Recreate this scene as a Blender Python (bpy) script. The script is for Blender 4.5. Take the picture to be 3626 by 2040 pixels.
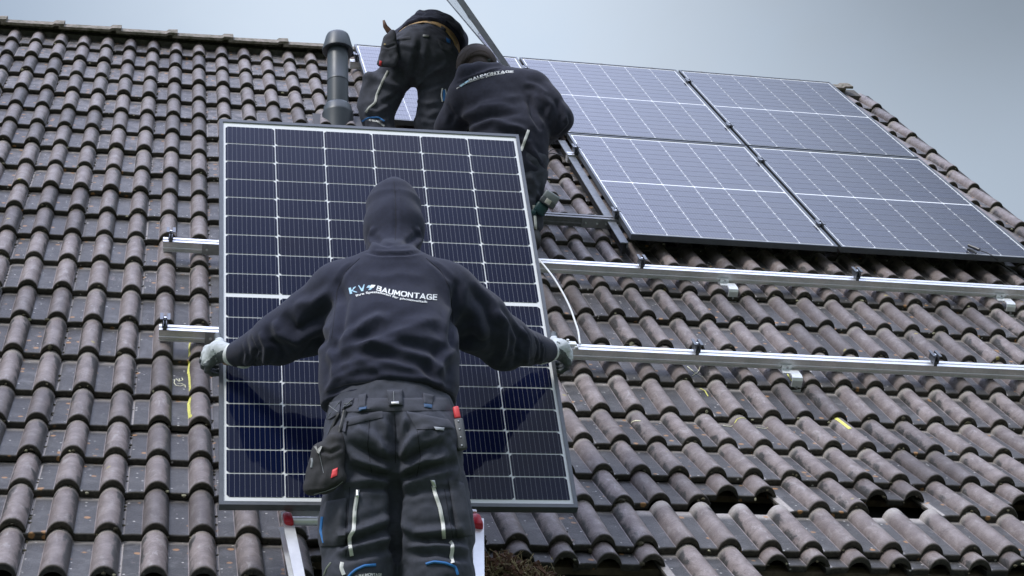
import bpy, bmesh, math, random
import numpy as np
from mathutils import Matrix, Vector
from mathutils.bvhtree import BVHTree

for o in list(bpy.data.objects): bpy.data.objects.remove(o)
SC = bpy.context.scene
COL = SC.collection
rng = np.random.default_rng(7); random.seed(7)

# ------------------------------------------------------------------ frames
# roof frame: u along the ridge, v up the slope, n out of the slope (metres); origin: crest of the first roll, first course
PITCH = math.radians(50.3)
cp, sp = math.cos(PITCH), math.sin(PITCH)
Z0 = 8.94
RB = np.array([[1, 0, 0], [0, cp, -sp], [0, sp, cp]])          # columns u, v, n in world
def W(p):                                                       # roof frame -> world
    return np.asarray(p, float) @ RB.T + np.array([0, 0, Z0])
ROOF = Matrix.Translation((0, 0, Z0)) @ Matrix([[1, 0, 0, 0], [0, cp, -sp, 0], [0, sp, cp, 0], [0, 0, 0, 1]])
RC = np.array([[0.9789680207610734, -0.1626506444464008, 0.12315186636148508],
               [0.052244628509699034, -0.3836463788920903, -0.9220010600616846],
               [0.1972108341826841, 0.9090435764165308, -0.36707991372017723]])   # camera right, down, forward in the roof frame
CR = np.array([1.0192719137136148, -12.088556855033117, 3.0758596848311046])
FPX = 6207.682131069933                                         # focal length in pixels of a 3626 x 2040 frame
def at(x, y, z):                                                # pixel + depth -> world point
    d = RC.T @ np.array([(x - 1813) / FPX, (y - 1020) / FPX, 1.0])
    return W(CR + d * z)
def D(x, y, z): return at(x * 1.40761, y * 1.40761, z)
CW = W(CR)
AX = (RB @ RC.T)                                                # columns right, down, forward in world
def px(p):
    q = (np.asarray(p) - CW) @ AX
    return 1813 + FPX * q[..., 0] / q[..., 2], 1020 + FPX * q[..., 1] / q[..., 2], q[..., 2]

# ------------------------------------------------------------------ camera, sky, sun, exposure
cam = bpy.data.objects.new('camera', bpy.data.cameras.new('camera')); COL.objects.link(cam)
m = Matrix.Identity(4)
for i in range(3):
    m[i][0], m[i][1], m[i][2], m[i][3] = AX[i, 0], -AX[i, 1], -AX[i, 2], CW[i]
cam.matrix_world = m
cam.data.sensor_width = 36; cam.data.lens = FPX / 3626 * 36
cam.data.clip_start = .1; cam.data.clip_end = 2000
SC.camera = cam
SC.view_settings.view_transform = 'Standard'; SC.view_settings.look = 'None'
SC.view_settings.exposure = 0.24; SC.view_settings.gamma = 1
SUN_EL, SUN_AZ = math.radians(50), math.radians(232)            # high, behind the camera to the left, veiled by cloud
class N:                                                        # small node helper
    def __init__(s, tree): s.t = tree; s.n = tree.nodes; s.l = tree.links
    def add(s, kind, **kw):
        nd = s.n.new(kind)
        for k, v in kw.items():
            if k.startswith('i_'):
                key = k[2:]; key = int(key) if key.isdigit() else key.replace('_', ' ')
                s.set(nd.inputs[key], v)
            else: setattr(nd, k, v)
        return nd
    def set(s, inp, v):
        if hasattr(v, 'links') or isinstance(v, bpy.types.NodeSocket): s.l.new(v, inp)
        else: inp.default_value = v
    def math(s, op, a, b=0.0, c=0.0, clamp=False):
        nd = s.n.new('ShaderNodeMath'); nd.operation = op; nd.use_clamp = clamp
        for i, v in enumerate((a, b, c)): s.set(nd.inputs[i], v)
        return nd.outputs[0]
    def mix(s, f, a, b):
        nd = s.n.new('ShaderNodeMix'); nd.data_type = 'RGBA'
        s.set(nd.inputs['Factor'], f); s.set(nd.inputs['A'], a if not isinstance(a, tuple) else (*a, 1)); s.set(nd.inputs['B'], b if not isinstance(b, tuple) else (*b, 1))
        return nd.outputs['Result']
    def ramp(s, v, lo, hi, a=0.0, b=1.0):
        nd = s.n.new('ShaderNodeMapRange'); nd.interpolation_type = 'SMOOTHSTEP'
        for k, q in (('Value', v), ('From Min', lo), ('From Max', hi), ('To Min', a), ('To Max', b)): s.set(nd.inputs[k], q)
        return nd.outputs[0]
    def noise(s, vec, scale, detail=3, rough=.55, dist=0.0):
        nd = s.add('ShaderNodeTexNoise', i_Scale=scale, i_Detail=detail, i_Roughness=rough, i_Distortion=dist); s.l.new(vec, nd.inputs['Vector']); return nd.outputs['Fac']
    def attr(s, name): return s.add('ShaderNodeAttribute', attribute_name=name).outputs['Fac']

world = bpy.data.worlds.new('World'); SC.world = world; world.use_nodes = True
w = N(world.node_tree); w.n.clear()
sky = w.add('ShaderNodeTexSky', sky_type='NISHITA', sun_disc=False, sun_elevation=SUN_EL, sun_rotation=SUN_AZ, air_density=1.0, dust_density=2.0)
geo = w.add('ShaderNodeTexCoord').outputs['Generated']
sep = w.add('ShaderNodeSeparateXYZ'); w.l.new(geo, sep.inputs[0])
cn = w.noise(geo, 2.6, 6, .6, .5)
# overcast darkened on both sides as lens vignetting, and low down to deepen shade; brighter towards the zenith
right = w.ramp(w.math('ADD', sep.outputs[0], w.math('MULTIPLY', w.math('SUBTRACT', cn, .5), .12)), .17, .50)
left = w.ramp(w.math('ADD', sep.outputs[0], w.math('MULTIPLY', w.math('SUBTRACT', cn, .5), .12)), .09, -.15)
front = w.ramp(sep.outputs[1], .1, .5)
hi = w.ramp(sep.outputs[2], .80, .92)
cloud = w.mix(w.ramp(sep.outputs[2], .15, .75), (.62, .71, .82), (.57, .68, .82))
cloud = w.mix(w.ramp(cn, .38, .62, 0, .34), cloud, (.74, .80, .87))
cloud = w.mix(w.math('MULTIPLY', w.math('MULTIPLY', right, w.ramp(sep.outputs[2],   .47, .63, .45, 1.0)), w.math('MULTIPLY', front, w.math('SUBTRACT', 1.0, hi))), cloud, (.12, .14, .16))
cloud = w.mix(w.math('MULTIPLY', w.math('MULTIPLY', left, .72), w.math('MULTIPLY', front, w.math('SUBTRACT', 1.0, hi))), cloud, (.17, .24, .35))
cloud = w.mix(w.ramp(sep.outputs[1], .15, -.35), cloud, (.50, .56, .66))
cloud = w.mix(w.ramp(sep.outputs[2], .34, .10), cloud, (.20, .225, .26))
cloud = w.mix(hi, cloud, w.mix(w.ramp(sep.outputs[0], -.05, .45), (2.2, 2.4, 3.4), (1.7, 1.95, 2.6)))
skys = w.add('ShaderNodeMix', data_type='RGBA'); skys.blend_type = 'MULTIPLY'; skys.inputs['Factor'].default_value = 1
w.l.new(sky.outputs[0], skys.inputs['A']); skys.inputs['B'].default_value = (.1, .1, .1, 1)
tot = w.mix(.88, skys.outputs['Result'], cloud)
bg = w.add('ShaderNodeBackground', i_Strength=1.0); w.l.new(tot, bg.inputs[0])
w.l.new(bg.outputs[0], w.add('ShaderNodeOutputWorld').inputs[0])
sl = bpy.data.lights.new('sun', 'SUN'); sl.energy = 2.1; sl.angle = math.radians(14); sl.color = (1, .98, .96)
so = bpy.data.objects.new('sun', sl); COL.objects.link(so)
sd = Vector((math.sin(SUN_AZ) * math.cos(SUN_EL), math.cos(SUN_AZ) * math.cos(SUN_EL), math.sin(SUN_EL)))
so.rotation_euler = sd.to_track_quat('Z', 'Y').to_euler(); so.location = (0, -20, 30)

# ------------------------------------------------------------------ object helpers
def tag(o, label=None, cat=None, group=None, kind=None):
    for k, v in (('label', label), ('category', cat), ('group', group), ('kind', kind)):
        if v: o[k] = v
    return o
def empty(name, loc=(0, 0, 0), rot=None, **kw):
    o = bpy.data.objects.new(name, None); o.empty_display_size = .1; COL.objects.link(o)
    o.matrix_world = Matrix.Translation(loc) @ (rot.to_4x4() if rot is not None else Matrix.Identity(4))
    return tag(o, **kw)
FR = {}                                                         # frame matrix of every empty, to keep child meshes local
def thing(name, loc, label, cat, group=None):                   # loc: world
    o = empty(name, loc, None, label=label, cat=cat, group=group); FR[o.name] = Vector(loc); return o
class MB:
    def __init__(s): s.v = []; s.f = []; s.n = 0
    def raw(s, v, f):
        b = s.n; s.v.extend([tuple(map(float, p)) for p in v]); s.f.extend([tuple(int(i) + b for i in q) for q in f]); s.n += len(v); return s
    def box(s, c, ax, dims, bev=0.0):                           # centre, three axis vectors, full sizes
        c = np.asarray(c, float); A = np.asarray(ax, float); h = np.asarray(dims, float) / 2
        if bev <= 0:
            v = [c + sx * h[0] * A[0] + sy * h[1] * A[1] + sz * h[2] * A[2] for sz in (-1, 1) for sy in (-1, 1) for sx in (-1, 1)]
            return s.raw(v, [(0, 2, 3, 1), (4, 5, 7, 6), (0, 1, 5, 4), (2, 6, 7, 3), (0, 4, 6, 2), (1, 3, 7, 5)])
        bm = bmesh.new(); bmesh.ops.create_cube(bm, size=1)
        for q in bm.verts: q.co = Vector([q.co[i] * dims[i] for i in range(3)])
        bmesh.ops.bevel(bm, geom=bm.edges[:], offset=min(bev, min(dims) * .45), segments=2, affect='EDGES', profile=.5)
        bm.verts.index_update()
        v = [c + q.co[0] * A[0] + q.co[1] * A[1] + q.co[2] * A[2] for q in bm.verts]
        f = [[q.index for q in fa.verts] for fa in bm.faces]; bm.free(); return s.raw(v, f)
    def tube(s, pts, r, n=10, cap=True):
        pts = [np.asarray(p, float) for p in pts]; rs = r if hasattr(r, '__len__') else [r] * len(pts)
        v = []; f = []; prev = None
        for i, p in enumerate(pts):
            t = pts[min(i + 1, len(pts) - 1)] - pts[max(i - 1, 0)]; t = t / (np.linalg.norm(t) + 1e-12)
            if prev is None:
                a = np.array([0, 0, 1.]) if abs(t[2]) < .9 else np.array([1., 0, 0]); e1 = np.cross(t, a)
            else: e1 = prev - t * (prev @ t)
            e1 = e1 / np.linalg.norm(e1); e2 = np.cross(t, e1); prev = e1
            for k in range(n):
                an = 2 * math.pi * k / n; v.append(p + rs[i] * (math.cos(an) * e1 + math.sin(an) * e2))
        for i in range(len(pts) - 1):
            for k in range(n): f.append((i * n + k, i * n + (k + 1) % n, (i + 1) * n + (k + 1) % n, (i + 1) * n + k))
        if cap: f.append(tuple(range(n))[::-1]); f.append(tuple((len(pts) - 1) * n + k for k in range(n)))
        return s.raw(v, f)
    def extrude(s, prof, a, b, ax1, ax2):                       # closed 2D profile swept from point a to b
        a = np.asarray(a, float); b = np.asarray(b, float); ax1 = np.asarray(ax1, float); ax2 = np.asarray(ax2, float); n = len(prof)
        v = [q + x * ax1 + y * ax2 for q in (a, b) for x, y in prof]
        f = [(k, (k + 1) % n, n + (k + 1) % n, n + k) for k in range(n)] + [tuple(range(n))[::-1], tuple(range(n, 2 * n))]
        return s.raw(v, f)
    def lathe(s, base, axis, prof, n=40):
        axis = np.asarray(axis, float); a = np.array([1., 0, 0]) if abs(axis[0]) < .9 else np.array([0, 1., 0])
        e1 = np.cross(axis, a); e1 /= np.linalg.norm(e1); e2 = np.cross(axis, e1); v = []; f = []
        for r, z in prof:
            for k in range(n):
                an = 2 * math.pi * k / n; v.append(np.asarray(base) + axis * z + r * (math.cos(an) * e1 + math.sin(an) * e2))
        for i in range(len(prof) - 1):
            for k in range(n): f.append((i * n + k, i * n + (k + 1) % n, (i + 1) * n + (k + 1) % n, (i + 1) * n + k))
        return s.raw(v, f)
    def build(s, name, material, parent=None, smooth=False, angle=None, attrs=None):
        me = bpy.data.meshes.new(name); org = np.zeros(3); q = parent
        while q is not None:
            if q.name in FR: org = np.array(FR[q.name]); break
            q = q.parent
        v = np.asarray(s.v) - org
        me.from_pydata(v.tolist(), [], s.f); me.update()
        bm = bmesh.new(); bm.from_mesh(me); bmesh.ops.recalc_face_normals(bm, faces=bm.faces[:]); bm.to_mesh(me); bm.free()
        if attrs:
            for k, a in attrs.items():
                at_ = me.attributes.new(k, 'FLOAT', 'POINT'); at_.data.foreach_set('value', np.asarray(a, np.float32))
        if smooth: me.polygons.foreach_set('use_smooth', [True] * len(me.polygons))
        if angle: me.set_sharp_from_angle(angle=math.radians(angle))
        me.materials.append(material)
        o = bpy.data.objects.new(name, me); COL.objects.link(o)
        if parent is not None: o.parent = parent
        return o
def RW(l): return [W(p) for p in l]
U_, V_, N_ = RB[:, 0], RB[:, 1], RB[:, 2]

# ------------------------------------------------------------------ materials
MATS = {}
def mat(name, col, rough=.6, metal=0.0, var=.15, scale=30, bump=0.0, bscale=None, spec=.5, sheen=0.0, coat=0.0, col2=None):
    if name in MATS: return MATS[name]
    M_ = bpy.data.materials.new(name); M_.use_nodes = True; q = N(M_.node_tree); q.n.clear()
    tc = q.add('ShaderNodeTexCoord').outputs['Object']
    nz = q.noise(tc, scale, 4, .6)
    c2 = col2 or tuple(c * (1 - var) for c in col)
    c = q.mix(q.ramp(nz, .3, .7), c2, tuple(min(1, c * (1 + var)) for c in col))
    b = q.add('ShaderNodeBsdfPrincipled', i_Roughness=rough, i_Metallic=metal)
    q.set(b.inputs['Base Color'], c)
    b.inputs['Specular IOR Level'].default_value = spec
    if sheen: b.inputs['Sheen Weight'].default_value = sheen; b.inputs['Sheen Roughness'].default_value = .5
    if coat: b.inputs['Coat Weight'].default_value = coat; b.inputs['Coat Roughness'].default_value = .15
    q.set(b.inputs['Roughness'], q.math('MULTIPLY_ADD', nz, .2, rough - .1, clamp=True))
    if bump:
        bp = q.add('ShaderNodeBump', i_Strength=1.0, i_Distance=bump); q.set(bp.inputs['Height'], q.noise(tc, bscale or scale * 3, 4, .6)); q.l.new(bp.outputs[0], b.inputs['Normal'])
    q.l.new(b.outputs[0], q.add('ShaderNodeOutputMaterial').inputs[0])
    MATS[name] = M_; return M_

def tile_material():
    M_ = bpy.data.materials.new('weathered_tile'); M_.use_nodes = True; q = N(M_.node_tree); q.n.clear()
    tc = q.add('ShaderNodeTexCoord').outputs['Object']
    lx, dd, rn, fr, hd = (q.attr(k) for k in ('lx', 'dd', 'rnd', 'front', 'head'))
    big = q.noise(tc, 1.3, 3, .5); mid = q.noise(tc, 16, 4, .65, .4); fine = q.noise(tc, 140, 4, .7); grain = q.noise(tc, 420, 2, .6)
    streak_v = q.add('ShaderNodeMapping', vector_type='POINT'); q.l.new(tc, streak_v.inputs[0]); streak_v.inputs['Scale'].default_value = (1, .35, .35)
    streak = q.noise(streak_v.outputs[0], 38, 4, .65, .5)
    darkc = q.mix(q.ramp(mid, .3, .75), (.034, .033, .031), (.076, .073, .069))
    darkc = q.mix(q.math('MULTIPLY', q.ramp(rn, .2, 1.0), .40), darkc, (.088, .086, .087))
    darkc = q.mix(q.ramp(fine, .60, .78, 0, .5), darkc, (.15, .15, .155))
    # rolls: dark coating worn through to the pink-grey concrete, boundary ragged and shifted to one side
    edge = q.math('ADD', q.math('ABSOLUTE', q.math('ADD', lx, q.math('MULTIPLY_ADD', rn, .5, -.10))), q.math('MULTIPLY', q.math('SUBTRACT', streak, .5), 1.5))
    edge = q.math('ADD', edge, q.math('MULTIPLY', q.math('SUBTRACT', big, .5), .9))
    edge = q.math('ADD', edge, q.math('MULTIPLY', q.ramp(dd, .62, 1.0), .35))
    wear = q.ramp(edge, 1.02, .74)
    wornc = q.mix(q.ramp(mid, .3, .7), (.188, .152, .144), (.318, .268, .254))
    wornc = q.mix(q.ramp(streak, .52, .72, 0, .55), wornc, (.52, .485, .475))
    wornc = q.mix(q.ramp(fine, .55, .72, 0, .55), wornc, (.10, .082, .080))
    wornc = q.mix(q.math('MULTIPLY', rn, .35), wornc, (.13, .108, .104))
    c = q.mix(q.math('MULTIPLY', wear, .92), darkc, wornc)
    c = q.mix(q.ramp(grain, .56, .72, 0, .5), c, (.03, .028, .026)); c = q.mix(q.ramp(grain, .42, .30, 0, .22), c, (.30, .28, .265))
    # pale scuffs in the pans
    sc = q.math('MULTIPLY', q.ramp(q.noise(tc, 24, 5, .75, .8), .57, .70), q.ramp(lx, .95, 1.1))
    up_ = q.add('ShaderNodeSeparateXYZ'); q.l.new(tc, up_.inputs[0]); up_ = q.ramp(up_.outputs[2], 5.6, 8.0)  # towards the ridge the colour is paled to stand in for grazing sky sheen
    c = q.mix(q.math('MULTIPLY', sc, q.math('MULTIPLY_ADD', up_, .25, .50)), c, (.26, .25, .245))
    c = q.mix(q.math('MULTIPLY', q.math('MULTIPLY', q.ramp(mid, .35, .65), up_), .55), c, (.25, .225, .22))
    # dirty lower lips: soil and algae in broken edges
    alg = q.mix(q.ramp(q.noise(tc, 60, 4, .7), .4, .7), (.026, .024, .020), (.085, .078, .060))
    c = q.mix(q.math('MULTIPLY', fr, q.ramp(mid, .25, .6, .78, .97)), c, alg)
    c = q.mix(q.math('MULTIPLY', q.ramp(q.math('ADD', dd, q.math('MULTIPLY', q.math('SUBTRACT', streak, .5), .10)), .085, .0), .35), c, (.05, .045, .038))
    c = q.mix(hd, c, q.mix(q.ramp(fine, .4, .7), (.33, .30, .275), (.44, .41, .385)))
    pv = q.math('FRACT', q.math('MULTIPLY', rn, 7.31)); c = q.mix(q.ramp(pv, 0, .5, .50, 0), c, (.022, .020, .020)); c = q.mix(q.math('MULTIPLY', q.ramp(big, .5, .75), .30), c, (.05, .038, .032))
    # orange lichen discs, white specks, a few yellow crusts
    def spots(scale, thr, dens, colr, where, f):
        vo = q.add('ShaderNodeTexVoronoi', i_Scale=scale, i_Randomness=1.0); q.l.new(streak_v.outputs[0] if False else tc, vo.inputs['Vector'])
        pick = q.add('ShaderNodeSeparateColor'); q.l.new(vo.outputs['Color'], pick.inputs[0])
        k = q.math('MULTIPLY', q.ramp(q.math('ADD', vo.outputs['Distance'], q.math('MULTIPLY', q.math('SUBTRACT', fine, .5), .25)), thr, thr * .6), q.math('GREATER_THAN', pick.outputs[0], dens))
        return q.mix(q.math('MULTIPLY', q.math('MULTIPLY', k, where), f), colr[0], colr[1])
    pan = q.ramp(lx, .9, 1.2)
    c = spots(24, .33, .80, (c, (.42, .22, .085)), pan, .75)
    c = spots(50, .26, .88, (c, (.52, .50, .47)), q.math('ADD', pan, .15), .75)
    c = spots(17, .20, .965, (c, (.45, .38, .10)), q.math('SUBTRACT', 1.0, pan), .6)
    b = q.add('ShaderNodeBsdfPrincipled')
    q.set(b.inputs['Base Color'], c)
    b.inputs['Specular IOR Level'].default_value = .32
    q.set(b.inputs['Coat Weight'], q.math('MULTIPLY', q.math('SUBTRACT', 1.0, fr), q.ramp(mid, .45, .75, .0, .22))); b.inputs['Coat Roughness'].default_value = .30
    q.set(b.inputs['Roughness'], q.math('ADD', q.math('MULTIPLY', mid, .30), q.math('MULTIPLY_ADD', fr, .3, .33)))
    bp = q.add('ShaderNodeBump', i_Strength=1.0, i_Distance=.0034)
    q.set(bp.inputs['Height'], q.math('ADD', q.math('MULTIPLY', fine, .7), q.math('ADD', q.math('MULTIPLY', grain, .3), mid)))
    q.l.new(bp.outputs[0], b.inputs['Normal'])
    q.l.new(b.outputs[0], q.add('ShaderNodeOutputMaterial').inputs[0])
    return M_
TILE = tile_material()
ALU = mat('aluminium', (.74, .75, .77), .40, .65, .05, 60, .0003, 300)
ALUD = mat('dull_aluminium', (.36, .37, .38), .5, .8, .12, 40)
STEEL = mat('galvanised_steel', (.72, .74, .76), .35, .9, .1, 60)
BLACK = mat('black_anodised', (.11, .12, .135), .38, .5, .1, 60)
PLAST = mat('dark_plastic', (.03, .032, .036), .4, 0, .2, 40)
SHADEB = mat('shade_black', (.012, .012, .014), .7)
WHITEP = mat('white_plastic', (.72, .74, .74), .4, 0, .05, 40)
WOOD = mat('old_batten_wood', (.16, .12, .085), .8, 0, .3, 25)
FELT = mat('black_roof_felt', (.018, .018, .019), .85, 0, .3, 12)
CHALK = mat('yellow_chalk', (.72, .70, .18), .9, 0, .25, 160)
CHALKW = mat('pale_chalk', (.75, .73, .50), .9, 0, .25, 160)
MOSS = mat('moss', (.055, .05, .03), .95, 0, .6, 30, .002, 200, col2=(.02, .018, .012))
LICH = mat('pale_lichen', (.30, .29, .20), .95, 0, .4, 40, .001, 200)
WALL = mat('render_wall', (.62, .60, .56), .9, 0, .06, 6, .002, 60)
PIPEM = mat('grey_pipe_plastic', (.060, .074, .088), .42, 0, .06, 8, .0004, 120)
ZINC = mat('zinc', (.20, .235, .26), .5, .4, .2, 14, .0006, 80)

# ------------------------------------------------------------------ setting
g = MB().raw([(-300, -300, 0), (300, -300, 0), (300, 300, 0), (-300, 300, 0)], [(0, 1, 2, 3)]).build('ground', mat('lawn', (.06, .085, .03), .9, 0, .4, 1.5))
tag(g, kind='structure')

# ------------------------------------------------------------------ house and roof
RIDGE_V = -.215
VJ = [-0.5764, -0.9088, -1.2593, -1.6147, -1.968, -2.3111, -2.6508, -3.0055, -3.3469, -3.673, -4.0038, -4.333, -4.6735, -5.0158, -5.3565, -5.6991, -6.0438, -6.3812, -6.7052, -7.0383, -7.3692]
NJ = [0.0] * 14 + [-0.003, 0.0006, 0.0344, 0.075, 0.1189, 0.1472, 0.1865]
house = thing('house', (2.0, W((0, -7.3, 0))[1] + .5, 0), 'low house with a steep roof of weathered grey-brown tiles', 'house')
H_, T_ = .041, .028
def prof(y):
    y = np.abs(y); r = np.clip(y / .0425, 0, 1)
    return H_ * (1 - r ** 2.1) ** .66 - H_
def xs_for(m_):
    a, b = (2 * m_ - 1) * .15, 2 * m_ * .15
    roll = np.array([-.046, -.0424, -.0412, -.0385, -.034, -.028, -.02, -.01, 0, .01, .02, .028, .034, .0385, .0412, .0424, .046])
    x0 = b - .30
    return np.concatenate([[x0 + .028, x0 + .030, x0 + .050, x0 + .053, x0 + .075], a + roll, [a + .06, a + .075, a + .09], b + roll[:-2], [b + .0427]]), a, b, x0
TOPS = []
GAUGE = .34
def build_tiles():
    V, F = [], []; A = {k: [] for k in ('lx', 'dd', 'rnd', 'front', 'head')}; n0 = 0
    ds = [0, 0, .0012, .004, .010, .030, .10, .20, .30, .338, .364]
    for j in range(21):
        for m_ in range(-6, 21):
            push = 0
            if j == 18 and m_ in (11, 13, 15): push = .180
            if j == 18 and m_ == 10: push = .048
            if j == 20 and m_ in (8, 9): push = .235
            if j == 20 and m_ >= 11: push = .255
            if j == 20 and m_ == 7: push = .24
            if j == 20 and m_ == 6: push = .26
            x, a, b, x0 = xs_for(m_)
            sx = x.copy(); cx = np.where(np.abs(x - a) < np.abs(x - b), a, b); y = x - cx
            pr_ = prof(y); lx = np.where(np.abs(y) < .0425, y / .0425, 1.3); lx[:5] = 1.3
            pr_[:2] -= .006; pr_[2] -= .002; pr_[-1] = -H_ + .006
            pr_ = pr_ + np.where(x > x0 + .055, .0018, 0) + rng.normal(0, .0006)
            v1, n1 = (VJ[j - 1], NJ[j - 1] - T_) if j else (VJ[0] + .34, -T_)
            Fv = np.array([VJ[j], NJ[j]]); e = np.array([v1, n1]) - Fv; L = np.linalg.norm(e); e = e / L; nn = np.array([-e[1], e[0]])
            Fv = Fv + e * (push + rng.normal(0, .0036)); rn = rng.random(); yaw = rng.normal(0, .008); lift = abs(rng.normal(0, .0026))
            chip = np.clip(np.convolve(rng.normal(0, .0024, len(x) + 4) * rng.choice([.6, 1, 2], len(x) + 4, p=[.6, .3, .1]), np.ones(5) / 3, 'valid'), -.006, .009)
            nx = len(x); rows = []
            for i, d in enumerate(ds):
                if i == 0: h = pr_ - T_ + .0035; dv = np.full(nx, .004)
                elif i == 1: h = pr_ - .0065; dv = 0 * x
                elif i == 2: h = pr_ - .0022; dv = np.full(nx, .0014)
                elif i == 3: h = pr_ - .0004; dv = np.full(nx, .005)
                else: h = pr_.copy(); dv = np.full(nx, d)
                if i < 4: dv = dv + chip * (.8 if i else .3)
                dv = dv + (x - a) * yaw
                p = np.stack([x, Fv[0] + e[0] * dv + nn[0] * (h + lift), Fv[1] + e[1] * dv + nn[1] * (h + lift)], 1)
                rows.append(p)
                A['lx'].append(lx); A['dd'].append(np.full(nx, dv.mean() / GAUGE)); A['rnd'].append(np.full(nx, rn))
                A['front'].append(np.full(nx, 1. if i < 2 else (.75 if i == 2 else (.25 if i == 3 else 0))))
                hd = np.zeros(nx)
                if i >= 9: hd[:] = 1
                hd[:3] = 1 if i > 3 else 0
                A['head'].append(hd)
            # underside
            for d in (.004, .364):
                h = pr_ - .016
                p = np.stack([x, Fv[0] + e[0] * d + nn[0] * h, Fv[1] + e[1] * d + nn[1] * h], 1); rows.append(p)
                A['lx'].append(lx); A['dd'].append(np.full(nx, d / GAUGE)); A['rnd'].append(np.full(nx, rn)); A['front'].append(np.full(nx, .9)); A['head'].append(np.zeros(nx))
            nr = len(ds)
            V.append(np.concatenate(rows))
            idx = lambda r, c: n0 + r * nx + c
            for r in range(nr - 1):
                for c in range(nx - 1): F.append((idx(r, c), idx(r, c + 1), idx(r + 1, c + 1), idx(r + 1, c)))
            for c in range(nx - 1):
                F.append((idx(nr, c), idx(nr + 1, c), idx(nr + 1, c + 1), idx(nr, c + 1)))
                F.append((idx(0, c), idx(nr, c), idx(nr, c + 1), idx(0, c + 1)))
                F.append((idx(nr - 1, c), idx(nr - 1, c + 1), idx(nr + 1, c + 1), idx(nr + 1, c)))
            for c in (0, nx - 1):
                for r in range(nr - 1):
                    F.append((idx(r, c), idx(r + 1, c), idx(nr + 1, c), idx(nr, c)) if r == 0 else (idx(r, c), idx(r + 1, c), idx(nr + 1, c)))
            n0 += len(V[-1])
            TOPS.append((j, m_, Fv.copy(), e.copy(), nn.copy(), a, b))
    V = np.concatenate(V); me = bpy.data.meshes.new('tiles')
    org = np.array(FR['house']); me.from_pydata((W(V) - org).tolist(), [], F); me.update()
    for k, q in A.items():
        t = me.attributes.new(k, 'FLOAT', 'POINT'); t.data.foreach_set('value', np.concatenate(q).astype(np.float32))
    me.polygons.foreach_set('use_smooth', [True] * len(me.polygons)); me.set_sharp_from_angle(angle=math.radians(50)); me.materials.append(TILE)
    o = bpy.data.objects.new('roof_tiles', me); COL.objects.link(o); o.parent = house
    return o
tiles = build_tiles()

def surf_n(u, v):                                               # height of the tile surface above the roof frame plane
    j = 0
    while j < 20 and v < VJ[j]: j += 1
    v1, n1 = (VJ[j - 1], NJ[j - 1] - T_) if j else (VJ[0] + .34, -T_)
    t = (v - VJ[j]) / (v1 - VJ[j]); c = round(u / .15) * .15
    return NJ[j] + (n1 - NJ[j]) * t + float(prof(np.array([u - c]))[0])

def moss_bits():
    mb, lb = MB(), MB()
    ico = bmesh.new(); bmesh.ops.create_icosphere(ico, subdivisions=1, radius=1); ico.verts.index_update()
    iv = np.array([q.co[:] for q in ico.verts]); jf = [[q.index for q in f.verts] for f in ico.faces]; ico.free()
    def blob(dst, p, r, flat=.6):
        s = iv * (r * (1 + rng.normal(0, .18, (len(iv), 1)))); s[:, 2] *= flat; s[:, 0] *= rng.uniform(.8, 1.4)
        dst.raw(W(s + np.array(p)), jf)
    for (j, m_, Fv, e, nn, a, b) in TOPS:
        if m_ < -3: continue
        k = rng.integers(2, 7)
        for _ in range(k):                                      # along the side seam
            d = rng.uniform(.02, .33); p = Fv + e * d
            q = nn * (-H_ + .002); blob(mb, (b + .0475 + rng.normal(0, .0015), p[0] + q[0], p[1] + q[1]), rng.uniform(.003, .0065))
        for _ in range(rng.integers(1, 5)):                     # in the lower lips
            x = rng.choice([a, b]) + rng.uniform(-.045, .045); h = float(prof(np.array([x - (a if abs(x - a) < abs(x - b) else b)]))[0])
            p = Fv + nn * (h - T_ * rng.uniform(.35, .9)) - e * .001
            blob(mb if rng.random() < .85 else lb, (x, p[0], p[1]), rng.uniform(.003, .008) * (1.7 if rng.random() < .12 else 1), .9)
        if rng.random() < .12:
            x = a + .075 + rng.normal(0, .02); p = Fv + nn * (-H_ - .004) - e * .002; blob(lb, (x, p[0], p[1]), rng.uniform(.005, .010), .7)
    o = mb.build('moss', MOSS, house); tag(o, kind='stuff'); o2 = lb.build('lichen', LICH, house); tag(o2, kind='stuff')
moss_bits()

# felt, battens, back slope, walls
mb = MB(); vs = VJ[:1] + VJ[13:]; base = [(RIDGE_V - .03, 0)] + [(VJ[j], NJ[j]) for j in (0, 13, 14, 15, 16, 17, 18, 19)] + [(VJ[20] + .03, NJ[20])]
P_ = []
for (v, n) in base: P_ += [(-2.0, v, n - .135), (6.0, v, n - .135)]
mb.raw(RW(P_), [(2 * i, 2 * i + 1, 2 * i + 3, 2 * i + 2) for i in range(len(base) - 1)]); mb.build('roof_felt', FELT, house)
mb = MB()
for j in range(21):
    mb.box(W((2.0, VJ[j] + .28, NJ[max(0, j - 1)] - .098)), (U_, V_, N_), (7.98, .045, .028))
mb.build('batten', WOOD, house)
MB().box(W((2.0, RIDGE_V - .01, -.075)), (U_, V_, N_), (7.96, .16, .10)).build('ridge_mortar', mat('ridge_mortar', (.10, .095, .085), .95, 0, .3, 30, .003, 90), house)
mb = MB(); nb = 280; u = np.linspace(-1.98, 6.0, nb); hh = prof((u + .075) % .15 - .075)
VB = np.array([0, cp, -sp]); NB = np.array([0, sp, cp])          # axes of the back slope (down, out)
top = W((0, RIDGE_V, -.06)); P_ = []
for s in range(2):
    for k in range(nb): P_.append(top + np.array([u[k], 0, 0]) + VB * (7.2 * s + .02) + NB * (hh[k] + .02))
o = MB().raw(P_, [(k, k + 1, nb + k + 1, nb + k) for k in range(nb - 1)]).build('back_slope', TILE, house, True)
eav = W((0, VJ[20], NJ[20])); zt = eav[2] - .20
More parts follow.
